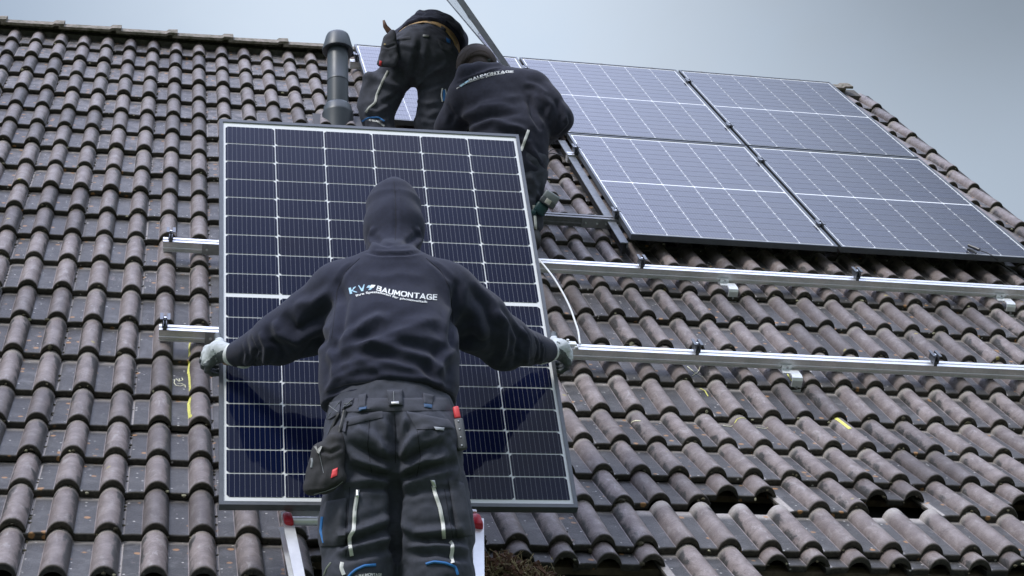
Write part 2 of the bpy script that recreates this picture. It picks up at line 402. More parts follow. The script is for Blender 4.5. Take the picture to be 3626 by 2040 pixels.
yf, yb = eav[1] + .35, top[1] * 2 - eav[1] - .3
mb = MB(); x0, x1 = -1.9, 5.93
mb.raw([(x0, yf, 0), (x1, yf, 0), (x1, yf, zt), (x0, yf, zt)], [(0, 1, 2, 3)])
mb.raw([(x0, yb, 0), (x1, yb, 0), (x1, yb, zt), (x0, yb, zt)], [(0, 1, 2, 3)])
for x in (x0, x1):
    mb.raw([(x, yf, 0), (x, yb, 0), (x, yb, zt), (x, top[1], top[2] - .28), (x, yf, zt)], [(0, 1, 2, 3, 4)])
mb.build('wall', WALL, house)
mb = MB(); mb.box((2.0, eav[1] + .14, eav[2] - .24), np.eye(3), (7.95, .03, .16)); mb.box((2.0, eav[1] + .24, eav[2] - .33), np.eye(3), (7.95, .24, .02)); mb.build('fascia', mat('dark_fascia', (.03, .027, .025), .8), house)
# verge: concrete edge of the last column turned down over a dark board
mb = MB(); mb.extrude([(0, -.03), (.02, -.03), (.02, -.20), (0, -.20)], W((6.03, VJ[20] + .05, NJ[20])), W((6.03, VJ[15], NJ[15])), U_, N_)
mb.extrude([(0, -.03), (.02, -.03), (.02, -.20), (0, -.20)], W((6.03, VJ[15], NJ[15])), W((6.03, -.26, 0)), U_, N_)
mb.build('verge_board', mat('dark_fascia', (0, 0, 0)), house)

# ridge tiles: angular caps, each lapping over the next towards the right
def ridge_tile(uc):
    mb = MB(); L = .405; prof_ = []
    def sec(r, th, t):                                          # half profile: front wing, crown, back wing
        pts = []
        for s in np.linspace(-1, 1, 15):
            y = s * r * .74; pts.append((y, .028 - math.sqrt((y * 1.16) ** 2 + .028 ** 2) + t + (r - .128) * 1.2))
        return pts
    out = []
    for (uu, r, t) in ((0, .128, 0.0), (.33, .132, .005), (.345, .140, .010), (L, .142, .012)):
        o_ = sec(r, 0, t); i_ = sec(r - .017, 0, t - .006)
        out.append([(uu, p) for p in o_] + [(uu, p) for p in i_[::-1]])
    n = len(out[0]); V = []
    c = W((0, RIDGE_V, .014))
    for ring in out:
        for uu, (y, z) in ring: V.append(c + np.array([uc + uu, y, z]))
    F = [(i * n + k, i * n + (k + 1) % n, (i + 1) * n + (k + 1) % n, (i + 1) * n + k) for i in range(len(out) - 1) for k in range(n)]
    half = n // 2
    for b_ in (0, (len(out) - 1) * n):
        for k in range(half - 1): F.append((b_ + k, b_ + k + 1, b_ + n - 2 - k, b_ + n - 1 - k))
    mb.raw(V, F); nv = len(V)
    o = mb.build('ridge_tile', RIDGEM, house, True, 40)
    return o
RIDGEM = mat('ridge_tile_concrete', (.20, .175, .155), .9, 0, .5, 26, .004, 120, col2=(.10, .095, .06))
for k in range(-5, 16): ridge_tile(-.095 + k * .372)

# gutter along the eave
gy, gz = 0, 0
GV = (VJ[20] - .035, NJ[20] - .045)
gc = W((0, GV[0], GV[1])) + np.array([0, -.045, -.028])
mb = MB(); P_ = []; ng = 18
for x in (-1.98, 6.0):
    for k in range(ng): a = math.pi + math.pi * k / (ng - 1); P_.append(gc + np.array([x, math.cos(a) * .062, math.sin(a) * .062]))
for x in (-1.98, 6.0):
    for k in range(ng): a = math.pi + math.pi * k / (ng - 1); P_.append(gc + np.array([x, math.cos(a) * .0605, math.sin(a) * .0605]))
mb.raw(P_, [(k, k + 1, ng + k + 1, ng + k) for k in range(ng - 1)] + [(2 * ng + k, 3 * ng + k, 3 * ng + k + 1, 2 * ng + k + 1) for k in range(ng - 1)])
mb.tube([gc + np.array([-1.98, -.062, .004]), gc + np.array([6.0, -.062, .004])], .0085, 12)
gut = mb.build('gutter', ZINC, house, True, 50)
for x in (.72, 1.62, 2.52, 3.42, 4.32, 5.22): MB().box(gc + np.array([x, -.062, .004]), np.eye(3), (.030, .022, .022), .003).build('gutter_bracket', mat('zinc2', (.26, .29, .31), .5, .5), gut)

# chalk marks (thin strokes lying on the tiles)
TILE_TREE = BVHTree.FromPolygons([Vector(np.array(v.co) + np.array(FR['house'])) for v in tiles.data.vertices], [list(p.vertices) for p in tiles.data.polygons])
def stroke(pts, wd, mt, name='chalk_mark', parent=None):
    V, F = [], []; P2 = np.array(pts, float)
    seg = [P2[0]]
    for a, b in zip(P2[:-1], P2[1:]):
        n = max(1, int(np.linalg.norm(b - a) / .006))
        for k in range(1, n + 1): seg.append(a + (b - a) * k / n)
    seg = np.array(seg)
    for i, p in enumerate(seg):
        t = seg[min(i + 1, len(seg) - 1)] - seg[max(0, i - 1)]; t /= np.linalg.norm(t) + 1e-9; s = np.array([-t[1], t[0]]) * wd / 2 * rng.uniform(.85, 1.08)
        for sg in (-1, 1):
            q = p + s * sg; o_ = W((q[0], q[1], .4)); hit = TILE_TREE.ray_cast(Vector(o_), Vector(-N_)); V.append(np.array(hit[0]) + N_ * .0022)
    F = [(2 * i, 2 * i + 1, 2 * i + 3, 2 * i + 2) for i in range(len(seg) - 1)]
    return MB().raw(V, F).build(name, mt, parent or tiles)
def pix_roof(x, y, n=-.035):
    d = RC.T @ np.array([(x - 1813) / FPX, (y - 1020) / FPX, 1.0]); s = (n - CR[2]) / d[2]; return (CR + d * s)[:2]
def on_tiles(x, y):
    n = -.02
    for _ in range(6): u_, v_ = pix_roof(x, y, n); n = .5 * n + .5 * surf_n(u_, v_)
    return pix_roof(x, y, n)
def zm(x0, y0, sc): return lambda pts, n=0: [on_tiles(x0 + x / sc, y0 + y / sc) for x, y in pts]
z5 = zm(0, 700, 2.07); z6 = zm(0, 1340, 2.07); z8 = zm(1900, 1100, 1.4925)
for pts in ([(1391, 1065), (1386, 1115), (1387, 1170)], [(1386, 1225), (1380, 1290), (1388, 1340), (1392, 1420)], [(1384, 1230), (1376, 1300)]): stroke(z5(pts), .007, CHALK)
for pts in ([(1390, 152), (1377, 200), (1380, 260), (1388, 300)], [(1396, 155), (1386, 210), (1390, 290), (1402, 300)]): stroke(z6(pts), .007, CHALK)
stroke(z5([(1282, 1340), (1275, 1365), (1290, 1385), (1320, 1390), (1355, 1380), (1358, 1400)]), .003, CHALKW); stroke(z5([(1345, 1378), (1330, 1372), (1300, 1370)]), .003, CHALKW)
stroke(z5([(1290, 1335), (1310, 1355), (1340, 1345), (1332, 1328)]), .003, CHALKW); stroke(z5([(1312, 1356), (1314, 1335)]), .003, CHALKW)
for pts, wd in (([(795, 300), (835, 335), (878, 360)], .004), ([(862, 305), (845, 335), (822, 350)], .004), ([(864, 405), (888, 430), (905, 460)], .005), ([(1322, 332), (1332, 350), (1350, 380)], .006)): stroke(z8(pts, -.03), wd, CHALKW if wd < .005 else CHALK)
stroke(z8([(1578, 572), (1610, 598), (1655, 634)], 0.02), .014, CHALK)
stroke(z8([(1046, 600), (1060, 578), (1080, 573), (1105, 577)], .04), .005, CHALK); stroke(z8([(985, 610), (1035, 613)], .0), .005, CHALKW); stroke(z8([(1160, 618), (1220, 623)], .0), .004, CHALKW); stroke(z8([(500, 597), (520, 588), (548, 590)], .03), .004, CHALKW)

# dry straw and debris in the open eave, right of the ladder
db, dk = MB(), MB()
def debris(n, mb_, r0, r1):
    for _ in range(n):
        xp = rng.uniform(1690, 1945); hump = 2052 - 62 * math.exp(-((xp - 1775) / 85) ** 2) + rng.uniform(0, 40); n0_ = .10 + .05 * rng.random(); d = RC.T @ np.array([(xp - 1813) / FPX, (hump - 1020) / FPX, 1.0]); c = W(CR + d * ((n0_ - CR[2]) / d[2]))
        d = rng.normal(0, 1, 3); d[2] = abs(d[2]) * .5; d /= np.linalg.norm(d); L = rng.uniform(.02, .075); b = rng.normal(0, .01, 3)
        mb_.tube([c, c + d * L * .5 + b, c + d * L], rng.uniform(r0, r1), 4)
debris(620, db, .0006, .0016); debris(260, dk, .003, .009)
o = db.build('straw_debris', mat('straw', (.42, .34, .20), .8, 0, .4, 40)); tag(o, kind='stuff'); dk.build('leaf_litter', mat('leaf_litter', (.14, .075, .05), .9, 0, .5, 40), o)
o['label'] = 'dry straw and leaf litter stuck in the open eave right of the ladder'

# ------------------------------------------------------------------ solar panels
PW, PH, PD = 1.134, 1.722, .032
def cell_material():
    M_ = bpy.data.materials.new('solar_cells'); M_.use_nodes = True; q = N(M_.node_tree); q.n.clear()
    tc = q.add('ShaderNodeTexCoord').outputs['Object']; sx, sy = q.attr('cx'), q.attr('cy'); rn = q.attr('rnd')
    # eleven busbars per cell, widened pads near the cell ends
    fx = q.math('ABSOLUTE', q.math('SUBTRACT', q.math('FRACT', q.math('MULTIPLY', sx, 11.0)), .5))
    pad = q.math('GREATER_THAN', q.math('ABSOLUTE', q.math('SUBTRACT', sy, .5)), .455)
    wd = q.math('MULTIPLY_ADD', pad, .040, .020)
    bus = q.math('LESS_THAN', fx, wd)
    base = q.mix(rn, (.004, .007, .032), (.009, .007, .017))  # bluer left columns: angle-dependent sheen put into the base colour
    base = q.mix(q.noise(tc, 3.0, 2), base, (.005, .010, .040))
    c = q.mix(bus, base, (.27, .29, .34))
    dust = q.ramp(q.noise(tc, 260, 3, .8), .70, .80, 0, .30); c = q.mix(dust, c, (.30, .30, .32)); smear = q.noise(tc, 5, 5, .7, 1.5)
    b = q.add('ShaderNodeBsdfPrincipled', i_Roughness=.35, i_Metallic=0.0, i_IOR=1.5); q.set(b.inputs['Base Color'], c)
    b.inputs['Coat Weight'].default_value = 1; q.set(b.inputs['Coat Roughness'], q.ramp(smear, .45, .75, .03, .11)); b.inputs['Coat IOR'].default_value = 1.36
    b.inputs['Specular IOR Level'].default_value = .0
    q.l.new(b.outputs[0], q.add('ShaderNodeOutputMaterial').inputs[0]); return M_
CELL = cell_material()
def sheet_mat():
    M_ = bpy.data.materials.new('white_backsheet_under_glass'); M_.use_nodes = True; q = N(M_.node_tree); b = q.n['Principled BSDF']
    b.inputs['Base Color'].default_value = (.84, .86, .87, 1); b.inputs['Roughness'].default_value = .5
    b.inputs['Coat Weight'].default_value = 1; b.inputs['Coat Roughness'].default_value = .04; b.inputs['Coat IOR'].default_value = 1.36
    tc = q.add('ShaderNodeTexCoord').outputs['Object']; q.set(b.inputs['Base Color'], q.mix(q.noise(tc, 4, 2), (.80, .83, .84), (.86, .88, .89))); return M_
SHEET = sheet_mat()
FRAME = mat('grey_black_frame', (.085, .095, .105), .38, .55, .06, 40)
BACK = mat('pale_backsheet', (.74, .76, .80), .5, 0, .04, 20)
def make_panel(frame_mat=FRAME):
    """panel in local axes: x right 0..PW, y up -PH..0, z out; glass at z=0"""
    root = bpy.data.objects.new('solar_panel', None); COL.objects.link(root); root.empty_display_size = .1
    X, Y, Z = np.eye(3); L = .010
    mb = MB()
    for (c, d) in (((PW / 2, -.0015, -PD / 2 + .0015), (PW, .003, PD)), ((PW / 2, -PH + .0015, -PD / 2 + .0015), (PW, .003, PD)), ((.0015, -PH / 2, -PD / 2 + .0015), (.003, PH - .006, PD)), ((PW - .0015, -PH / 2, -PD / 2 + .0015), (.003, PH - .006, PD))): mb.box(c, (X, Y, Z), d)
    for (c, d) in (((PW / 2, -L / 2 - .003, .0005), (PW - .006, L, .002)), ((PW / 2, -PH + L / 2 + .003, .0005), (PW - .006, L, .002)), ((L / 2 + .003, -PH / 2, .0005), (L, PH - .006 - 2 * L, .002)), ((PW - L / 2 - .003, -PH / 2, .0005), (L, PH - .006 - 2 * L, .002))): mb.box(c, (X, Y, Z), d)
    for (c, d) in (((PW / 2, -.020, -PD + .0025), (PW - .006, .034, .002)), ((PW / 2, -PH + .020, -PD + .0025), (PW - .006, .034, .002)), ((.020, -PH / 2, -PD + .0025), (.034, PH - .08, .002)), ((PW - .020, -PH / 2, -PD + .0025), (.034, PH - .08, .002))): mb.box(c, (X, Y, Z), d)
    mb.build('frame', frame_mat, root)
    MB().raw([(.004, -.004, -.0030), (PW - .004, -.004, -.0030), (PW - .004, -PH + .004, -.0030), (.004, -PH + .004, -.0030)], [(0, 3, 2, 1)]).build('backsheet', SHEET, root)
    mb = MB(); mb.box((PW / 2, -PH / 2, -.0065), (X, Y, Z), (PW - .008, PH - .008, .004)); mb.build('rear_sheet', BACK, root)
    for i in (-1, 0, 1): MB().box((PW / 2 + i * .3, -PH / 2, -.017), (X, Y, Z), (.09, .07, .017), .003).build('junction_box', PLAST, root)
    V, F, cx, cy, rn = [], [], [], [], []
    mx, top, gap, mid = .0225, .035, .0036, .018
    cw = (PW - 2 * mx - 5 * gap) / 6; ch = (PH - top - .030 - mid - 16 * .0040) / 18; chm = .0085
    for i in range(6):
        for k in range(18):
            xa = mx + i * (cw + gap); ya = -(top + k * (ch + .0040) + (mid - .0040 if k >= 9 else 0)); xb = xa + cw; yb_ = ya - ch
            topch = (i % 2 == 0) != (k >= 9)
            if topch: P_ = [(xa, ya - chm), (xa, yb_), (xb, yb_), (xb, ya - chm), (xb - chm, ya), (xa + chm, ya)]
            else: P_ = [(xa, ya), (xa, yb_ + chm), (xa + chm, yb_), (xb - chm, yb_), (xb, yb_ + chm), (xb, ya)]
            b = len(V); V += [(x, y, -.0018) for x, y in P_]; F.append(tuple(range(b, b + 6)))
            cx += [(x - xa) / cw for x, y in P_]; cy += [(y - yb_) / ch for x, y in P_]; rn += [float(np.clip(rng.normal(.1 + .22 * i, .12) if i < 4 else rng.normal(.55, .2), 0, 1))] * 6
    MB().raw(V, F).build('cells', CELL, root, attrs={'cx': cx, 'cy': cy, 'rnd': rn})
    return root
def copy_tree(o, parent=None):
    c = o.copy(); COL.objects.link(c); c.parent = parent
    for ch in list(o.children): copy_tree(ch, c)
    return c
def place_panel(o, origin, ax, label, group=None):
    mm = Matrix.Identity(4)
    for i in range(3):
        for k in range(3): mm[i][k] = ax[k][i]
        mm[i][3] = origin[i]
    o.matrix_world = mm; tag(o, label, 'solar panel', group); return o
PU, PV, PN = 2.2415, -.3802, .0814
proto = make_panel()
GRP = 'solar panels mounted on the roof'
spots = [(0, 0, 'top row solar panel mostly hidden behind the two crouching workers, nearest the vent pipe'),
         (1, 0, 'middle solar panel of the top row, just right of the capped worker\'s shoulder'),
         (2, 0, 'solar panel at the right end of the top row, beside the mossy ridge end'),
         (1, 1, 'lower row solar panel with its side frame and clamps exposed over a bare rail'),
         (2, 1, 'lower row solar panel with a black cable plug lying on its bottom edge')]
for k, (i, j, lb) in enumerate(spots):
    o = proto if k == 0 else copy_tree(proto)
    place_panel(o, W((PU + i * (PW + .02), PV - j * (PH + .02), PN)), (U_, V_, N_), lb, GRP)
MH = np.array([[0.9998151943570152, -0.016651243098586732, -0.009607977732893819], [0.01076202286404404, 0.898920177579132, -0.43798024293907967], [0.015929720547385923, 0.4377959004426297, 0.8989332531166643]])
OH = np.array([1.2062663607920936, -5.761835394051717, 1.1332160688997392])
HX, HY, HN = (RB @ MH).T
HO = W(OH)
held = make_panel(mat('silver_grey_frame', (.14, .15, .165), .38, .5, .06, 40)); place_panel(held, HO, (HX, HY, HN), 'solar panel with dark blue cells held upright by the hooded worker on the ladder')
def onp(x, y, z): return HO + HX * x + HY * y + HN * z
# panel seen edge-on above the capped worker
A0 = D(1283, 190, 9.78); A1 = D(1141, -12, 9.25); e1 = (A1 - A0) / np.linalg.norm(A1 - A0)
vw = (A0 + A1) / 2 - CW; vw /= np.linalg.norm(vw); side = np.cross(e1, vw); side /= np.linalg.norm(side); wdir = vw - e1 * (vw @ e1); wdir /= np.linalg.norm(wdir)
if side @ AX[:, 0] < 0: side = -side
tw = math.radians(3.4); wd = wdir * math.cos(tw) - side * math.sin(tw); nr_ = np.cross(-wd, e1)
edge = make_panel(mat('skylit_frame', (.62, .65, .72), .42, .5, .04, 40)); place_panel(edge, A0 + e1 * PH + wd * PW, (-wd, e1, nr_), 'solar panel seen edge-on against the sky, rising above the worker in the cap')  # frame colour lightened to carry the sky's reflection

# ------------------------------------------------------------------ mounting rails
RH = .052
def rail_prof():
    w_, h = .056, RH                                           # (v, n) with n from -h to 0; front side carries two grooves
    return [(-w_ / 2, 0), (-.007, 0), (-.007, -.008), (.007, -.008), (.007, 0), (w_ / 2, 0), (w_ / 2, -h), (-w_ / 2, -h), (-w_ / 2, -h + .006), (-w_ / 2 + .004, -h + .007), (-w_ / 2 + .004, -h + .011), (-w_ / 2, -h + .012), (-w_ / 2, -h + .020), (-w_ / 2 + .003, -h + .022), (-w_ / 2 + .003, -.006), (-w_ / 2, -.005)]
def clamp(u, v, n, parent):
    mb = MB()
    mb.box(W((u, v, n + .0015)), (U_, V_, N_), (.010, .036, .003))
    mb.box(W((u, v + .0, n + .022)), (U_, V_, N_), (.008, .030, .040))
    for s in (-1, 1):
        mb.box(W((u + s * .0095, v, n + .030)), (U_, V_, N_), (.004, .066, .040), .0008)
    mb.box(W((u, v, n + .0165)), (U_, V_, N_), (.020, .060, .003)); mb.box(W((u, v - .024, n + .006)), (U_, V_, N_), (.016, .012, .016), .001)
    for s in (-1, 1): mb.box(W((u + s * .0145, v, n + .0490)), (U_, V_, N_), (.014, .066, .0035), .0006)
    c = mb.build('clamp', BLACK, parent)
    MB().lathe(W((u, v, n + .036)), N_, [(0, .010), (.0065, .010), (.0065, 0), (.004, -.01)], 10).build('bolt', STEEL, c)
def hook(u, v, parent, n=None):
    """roof hook: angle on the rail front, plate dropping over the tile edge"""
    mb = MB(); th = .006
    mb.box(W((u, v - .0315, .050 - RH + .012)), (U_, V_, N_), (.048, .004, .026), .001)
    mb.box(W((u, v - .045, .050 - RH + .0)), (U_, V_, N_), (.052, .050, .005), .001)
    pts = [(-.070, .000), (-.140, .004), (-.158, -.004), (-.168, -.02), (-.168, -.070)]
    pts = [(-.040, .006)] + pts[1:]
    pr_ = [(a, b + .050 - RH) for a, b in [(-.045, .006), (-.098, .006), (-.112, .001), (-.119, -.012), (-.119, -.100), (-.113, -.100), (-.113, -.014), (-.107, -.004), (-.096, .000), (-.045, .0)]]
    mb.extrude(pr_, W((u + .004, v, 0)), W((u + .052, v, 0)), V_, N_)
    h = mb.build('roof_hook', mat('bright_steel', (.82, .84, .87), .45, .4, .06, 50), parent)
    MB().lathe(W((u + .028, v - .120, -.045)), -V_, [(.006, 0), (.006, .006), (0, .006)], 8).build('bolt', ALUD, h); MB().lathe(W((u + .0, v - .045, .012)), N_, [(.005, 0), (.005, .006), (0, .006)], 8).build('bolt', ALUD, h)
def splice(u, v, parent):
    mb = MB(); mb.box(W((u + .11, v - .0305, .05 - RH / 2 - .001)), (U_, V_, N_), (.22, .004, RH + .004), .001); mb.box(W((u + .11, v - .029, .05 - .0015)), (U_, V_, N_), (.22, .006, .004))
    s = mb.build('splice_plate', ALUD, parent)
    for x in (.022, .085, .135, .198): MB().lathe(W((u + x, v - .0325, .05 - RH * .55)), -V_, [(.0065, 0), (.0065, .005), (.003, .006), (.003, .011), (0, .011)], 8).build('bolt', STEEL, s)
def rail(v, u0, u1, label, clamps=(), hooks=(), splices=(), top=.050, mt=None):
    r = thing('mounting_rail', tuple(W((u0, v, top))), label, 'mounting rail', 'aluminium rails screwed to the roof')
    MB().extrude(rail_prof(), W((u0, v, top)), W((u1, v, top)), V_, N_).build('profile', mt or ALU, r)
    for c in clamps: clamp(c, v, top, r)
    for h in hooks: hook(h, v, r)
    for s in splices: splice(s, v, r)
gaps = [PU - .010, PU + PW + .010, PU + 2 * PW + .030, PU + 3 * PW + .05]
rail(-5.240, 1.029, 5.80, 'lowest aluminium rail, gripped beside the gloved hands, with a white cable tied to it', (1.052, 3.372, 4.506), (3.797,), (1.22,))
rail(-4.215, 1.027, 5.80, 'aluminium rail just below the lower panels, three black clamps standing on it', (1.062, 3.362, 4.500), (3.797, 5.297), (1.21,))
TR = PN - PD - .0005
rail(-3.515, 2.2, 5.66, 'rail darkened for shade, running under the lower panels behind the cordless tool', (gaps[1], gaps[2]), (), (3.2,), TR, mat('shaded_rail', (.20, .205, .215), .55, .5, .15, 40))  # darker copy of the aluminium: the worker's shade is put into its colour
rail(-2.420, 3.34, 5.66, 'rail hidden under the upper half of the lower panels, clamps in the gaps', (gaps[1], gaps[2]), (), (), TR)
rail(-1.720, 2.19, 5.66, 'rail hidden under the top panels, seen only in the gaps between them', (gaps[1], gaps[2]), (), (), TR)
rail(-.690, 2.19, 5.66, 'topmost rail whose end shows beside the vent pipe near the ridge', (gaps[0] - .002, gaps[1], gaps[2]), (), (), TR)

# strip running up the slope beside the open edge of the lower row
cu = PU + PW + .02 - .034; xr = thing('mounting_rail', tuple(W((cu, -3.80, .03))), 'aluminium strip running up the slope beside the open side of the lower panels', 'mounting rail', 'aluminium rails screwed to the roof')
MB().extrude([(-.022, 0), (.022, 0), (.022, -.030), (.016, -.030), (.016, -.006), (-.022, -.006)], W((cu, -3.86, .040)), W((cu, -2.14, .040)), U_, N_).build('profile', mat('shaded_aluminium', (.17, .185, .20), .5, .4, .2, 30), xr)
MB().extrude([(.0, -.002), (.014, -.002), (.014, -.062), (.0, -.062)], W((cu, -3.85, .036)), W((cu, -2.15, .036)), U_, N_).build('shade_strip', SHADEB, xr)  # black strip added to stand for the shadow below the aluminium

# ------------------------------------------------------------------ vent pipe
bx = W((2.030, -1.86, -.04)); UP = np.array([0, 0, 1.])
vp = thing('vent_pipe', tuple(bx), 'dark grey plastic vent pipe with a domed cap standing on the tiles', 'vent pipe')
R0 = .0645
MB().lathe(bx, UP, [(R0, -.15), (R0, .300), (R0 + .002, .302), (R0 + .002, .312), (R0, .315), (R0, .60), (0, .60)], 48).build('pipe', PIPEM, vp, True, 40)
MB().lathe(bx, UP, [(R0 + .030, -.15), (R0 + .030, .055), (R0 + .031, .062), (R0 + .026, .074), (R0 + .021, .110), (R0 + .010, .128), (R0, .132)], 48).build('collar', PIPEM, vp, True, 40)
MB().lathe(bx, UP, [(R0 + .001, .535), (R0 + .024, .530), (R0 + .031, .534), (R0 + .031, .545), (R0 + .018, .600), (R0 + .010, .635), (R0 + .004, .650), (R0 - .018, .662), (0, .666)], 48).build('cap', PIPEM, vp, True, 40)
mb = MB(); mb.box(W((2.03, -1.93, -.022)), (U_, V_, N_), (.30, .36, .006), .002); mb.build('flashing', mat('pipe_flashing', (.06, .06, .065), .7, 0, .2, 20), vp)

# ------------------------------------------------------------------ cables
def cable(name, pts, r, mt, label, cat):
    t = MB(); P_ = [np.asarray(p) for p in pts]; out = []
    for i in range(len(P_) - 1):                                # Catmull-Rom
        a, b, c, d = P_[max(0, i - 1)], P_[i], P_[i + 1], P_[min(len(P_) - 1, i + 2)]
        for s in np.linspace(0, 1, 9)[:-1]: out.append(.5 * ((2 * b) + (c - a) * s + (2 * a - 5 * b + 4 * c - d) * s * s + (3 * b - a - 3 * c + d) * s ** 3))
    out.append(P_[-1]); t.tube(out, r, 8); o = t.build(name, mt, None, True); return tag(o, label, cat)
def RP(x, y, n):                                                # point over the roof seen at a pixel, n above its plane
    d = RC.T @ np.array([(x - 1813) / FPX, (y - 1020) / FPX, 1.0]); return W(CR + d * ((n - CR[2]) / d[2]))
def q3(x, y, n): return RP(1840 + x / 5.152, 900 + y / 5.152, n)
def q4(x, y, n): return RP(1740 + x / 5.152, 1100 + y / 5.152, n)
cable('white_cable', [q3(345, 95, .06), q3(440, 200, .07), q3(620, 430, .09), q3(800, 730, .09), q3(930, 1000, .08), q4(1530, 210, .07), q4(1585, 380, .065), q4(1610, 560, .062), q4(1625, 610, .058)], .0046, WHITEP, 'white cable hanging from the held panel down to the lowest rail', 'cable')
mb = MB(); t = W((2.80, -5.24, .062)); mb.box(t, (U_, V_, N_), (.05, .034, .012), .003); mb.lathe(W((2.785, -5.235, .068)), N_, [(.006, 0), (.006, .012), (0, .012)], 10); mb.box(W((2.822, -5.262, .050)), (U_, V_, N_), (.018, .012, .02), .003)
tag(mb.build('cable_clip', WHITEP), 'small white clip holding the white cable end on the lowest rail', 'clip')
def q9(x, y, n): return RP(2982 + x / 4, 600 + y / 4, n)
c1 = cable('connector_cable', [q9(1950, 1150, .10), q9(2060, 1185, .10), q9(2140, 1235, .095), q9(2220, 1300, .05), q9(2340, 1385, .02), q9(2480, 1480, .0)], .0032, PLAST, 'black cable with a plug lying over the bottom edge of the lower right panel', 'cable')
mb = MB(); mb.tube([q9(1790, 1075, .098), q9(1860, 1105, .098), q9(1880, 1112, .098), q9(1945, 1140, .098)], [.0085, .0085, .0105, .0095], 12); mb.build('plug', PLAST, c1)
mb = MB(); mb.tube([q9(1775, 1130, .096), q9(1840, 1150, .096), q9(1900, 1190, .092)], [.008, .009, .005], 10); mb.build('plug', PLAST, c1)
def q2(x, y, n): return RP(1740 + x / 5.152, 400 + y / 5.152, n)
cable('black_cable', [q2(960, 795, .02), q2(1010, 755, .03), q2(1130, 740, .03), q2(1230, 760, .03), q2(1320, 800, .02)], .003, PLAST, 'thin black cable looping over the rail beside the crouching worker\'s hip', 'cable')
cable('black_cable', [q2(1000, 920, .0), q2(1002, 800, .02), q2(1060, 700, .04), q2(1130, 662, .05)], .003, PLAST, 'short black cable standing up from the rail beside the crouching worker', 'cable')

# ------------------------------------------------------------------ ladder
LAD = D(960, 1500, 5.15)
lad = thing('ladder', tuple(LAD), 'aluminium ladder with red rung ends leaning on the eave under the hooded worker', 'ladder')
def stile(px0, px1):
    a = at(*px0, 5.52); b = at(*px1, 5.30); d = (b - a); d /= np.linalg.norm(d); b = b + d * 3.2; a = a + d * .02
    f = np.cross(d, np.array([1., 0, 0])); f /= np.linalg.norm(f); xx = np.cross(f, d)
    pr_ = [(-.018, -.035), (.016, -.035), (.016, .035), (-.018, .035), (-.018, .030), (.012, .030), (.012, -.030), (-.018, -.030)]
    MB().extrude(pr_, a, b, xx, f).build('stile', mat('ladder_aluminium', (.82, .83, .85), .4, .55, .04, 30), lad); return a, b, d
sa = stile((1008, 1825), (1052, 2040)); sb_ = stile((1690, 1850), (1691, 2040))
ra, rb_ = at(1021, 1845, 5.46), at(1689, 1850, 5.46)
step = sa[2] * .28
for k in range(-1, 9):
    if k == -1:
        p, q_ = ra - step * .10, rb_ - step * .10
        continue
    p = ra + step * k; q_ = rb_ + sb_[2] * .28 * k
    ex = (q_ - p) / np.linalg.norm(q_ - p)
    mb = MB(); mb.tube([p, q_], .0145, 14); rg = mb.build('rung', mat('ladder_aluminium', (0, 0, 0)), lad, True, 40)
    if k == 0:
        for c_ in (p, q_): MB().box(c_ + sa[2] * .004, (ex, np.cross(sa[2], ex), sa[2]), (.030, .048, .052), .010).build('rung_cap', mat('red_plastic', (.50, .012, .03), .35, 0, .1, 30), rg, True, 40)
mb = MB(); mb.box((ra + rb_) / 2 - sa[2] * .040, ((rb_ - ra) / np.linalg.norm(rb_ - ra), np.cross(sa[2], U_), sa[2]), (.60, .03, .012), .002); mb.build('cross_bar', ALU, lad)

# ------------------------------------------------------------------ people: one smooth field per body or garment, meshed and creased
class Field:
    """smooth union of tapered, optionally flattened limbs"""
    def __init__(s): s.p = []
    def cone(s, a, b, ra, rb, k=.03, flat=None, fs=1.0):       # flat: unit axis along which the section is squashed by fs
        s.p.append((np.asarray(a, float), np.asarray(b, float), ra, rb, k, None if flat is None else np.asarray(flat, float), fs)); return s
    def ball(s, a, r, k=.03, flat=None, fs=1.0): return s.cone(a, np.asarray(a, float) + 1e-4, r, r, k, flat, fs)
    def ev(s, P):
        d = None
        for a, b, ra, rb, k, fl, fs in s.p:
            A, B, Q = a, b, P
            if fl is not None:
                c = (a + b) / 2
                Q = P + np.outer((P - c) @ fl, fl) * (1 / fs - 1)
                A = a + fl * ((a - c) @ fl) * (1 / fs - 1); B = b + fl * ((b - c) @ fl) * (1 / fs - 1)
            ab = B - A; t = np.clip(((Q - A) @ ab) / (ab @ ab), 0, 1)
            r = ra + (rb - ra) * t
            e = (np.linalg.norm(Q - A - t[:, None] * ab, axis=1) - r)
            if fl is not None and fs < 1: e = e * (fs + (1 - fs) * .5)
            if d is None: d = e
            else:
                h = np.clip(.5 + .5 * (d - e) / k, 0, 1); d = d * (1 - h) + e * h - k * h * (1 - h)
        return d
    def bounds(s, pad=.03):
        lo = np.min([np.minimum(a - r1, b - r2) for a, b, r1, r2, *_ in [(q[0], q[1], q[2], q[3]) for q in s.p]], axis=0) - pad
        hi_ = np.max([np.maximum(a + r1, b + r2) for a, b, r1, r2, *_ in [(q[0], q[1], q[2], q[3]) for q in s.p]], axis=0) + pad
        return lo, hi_
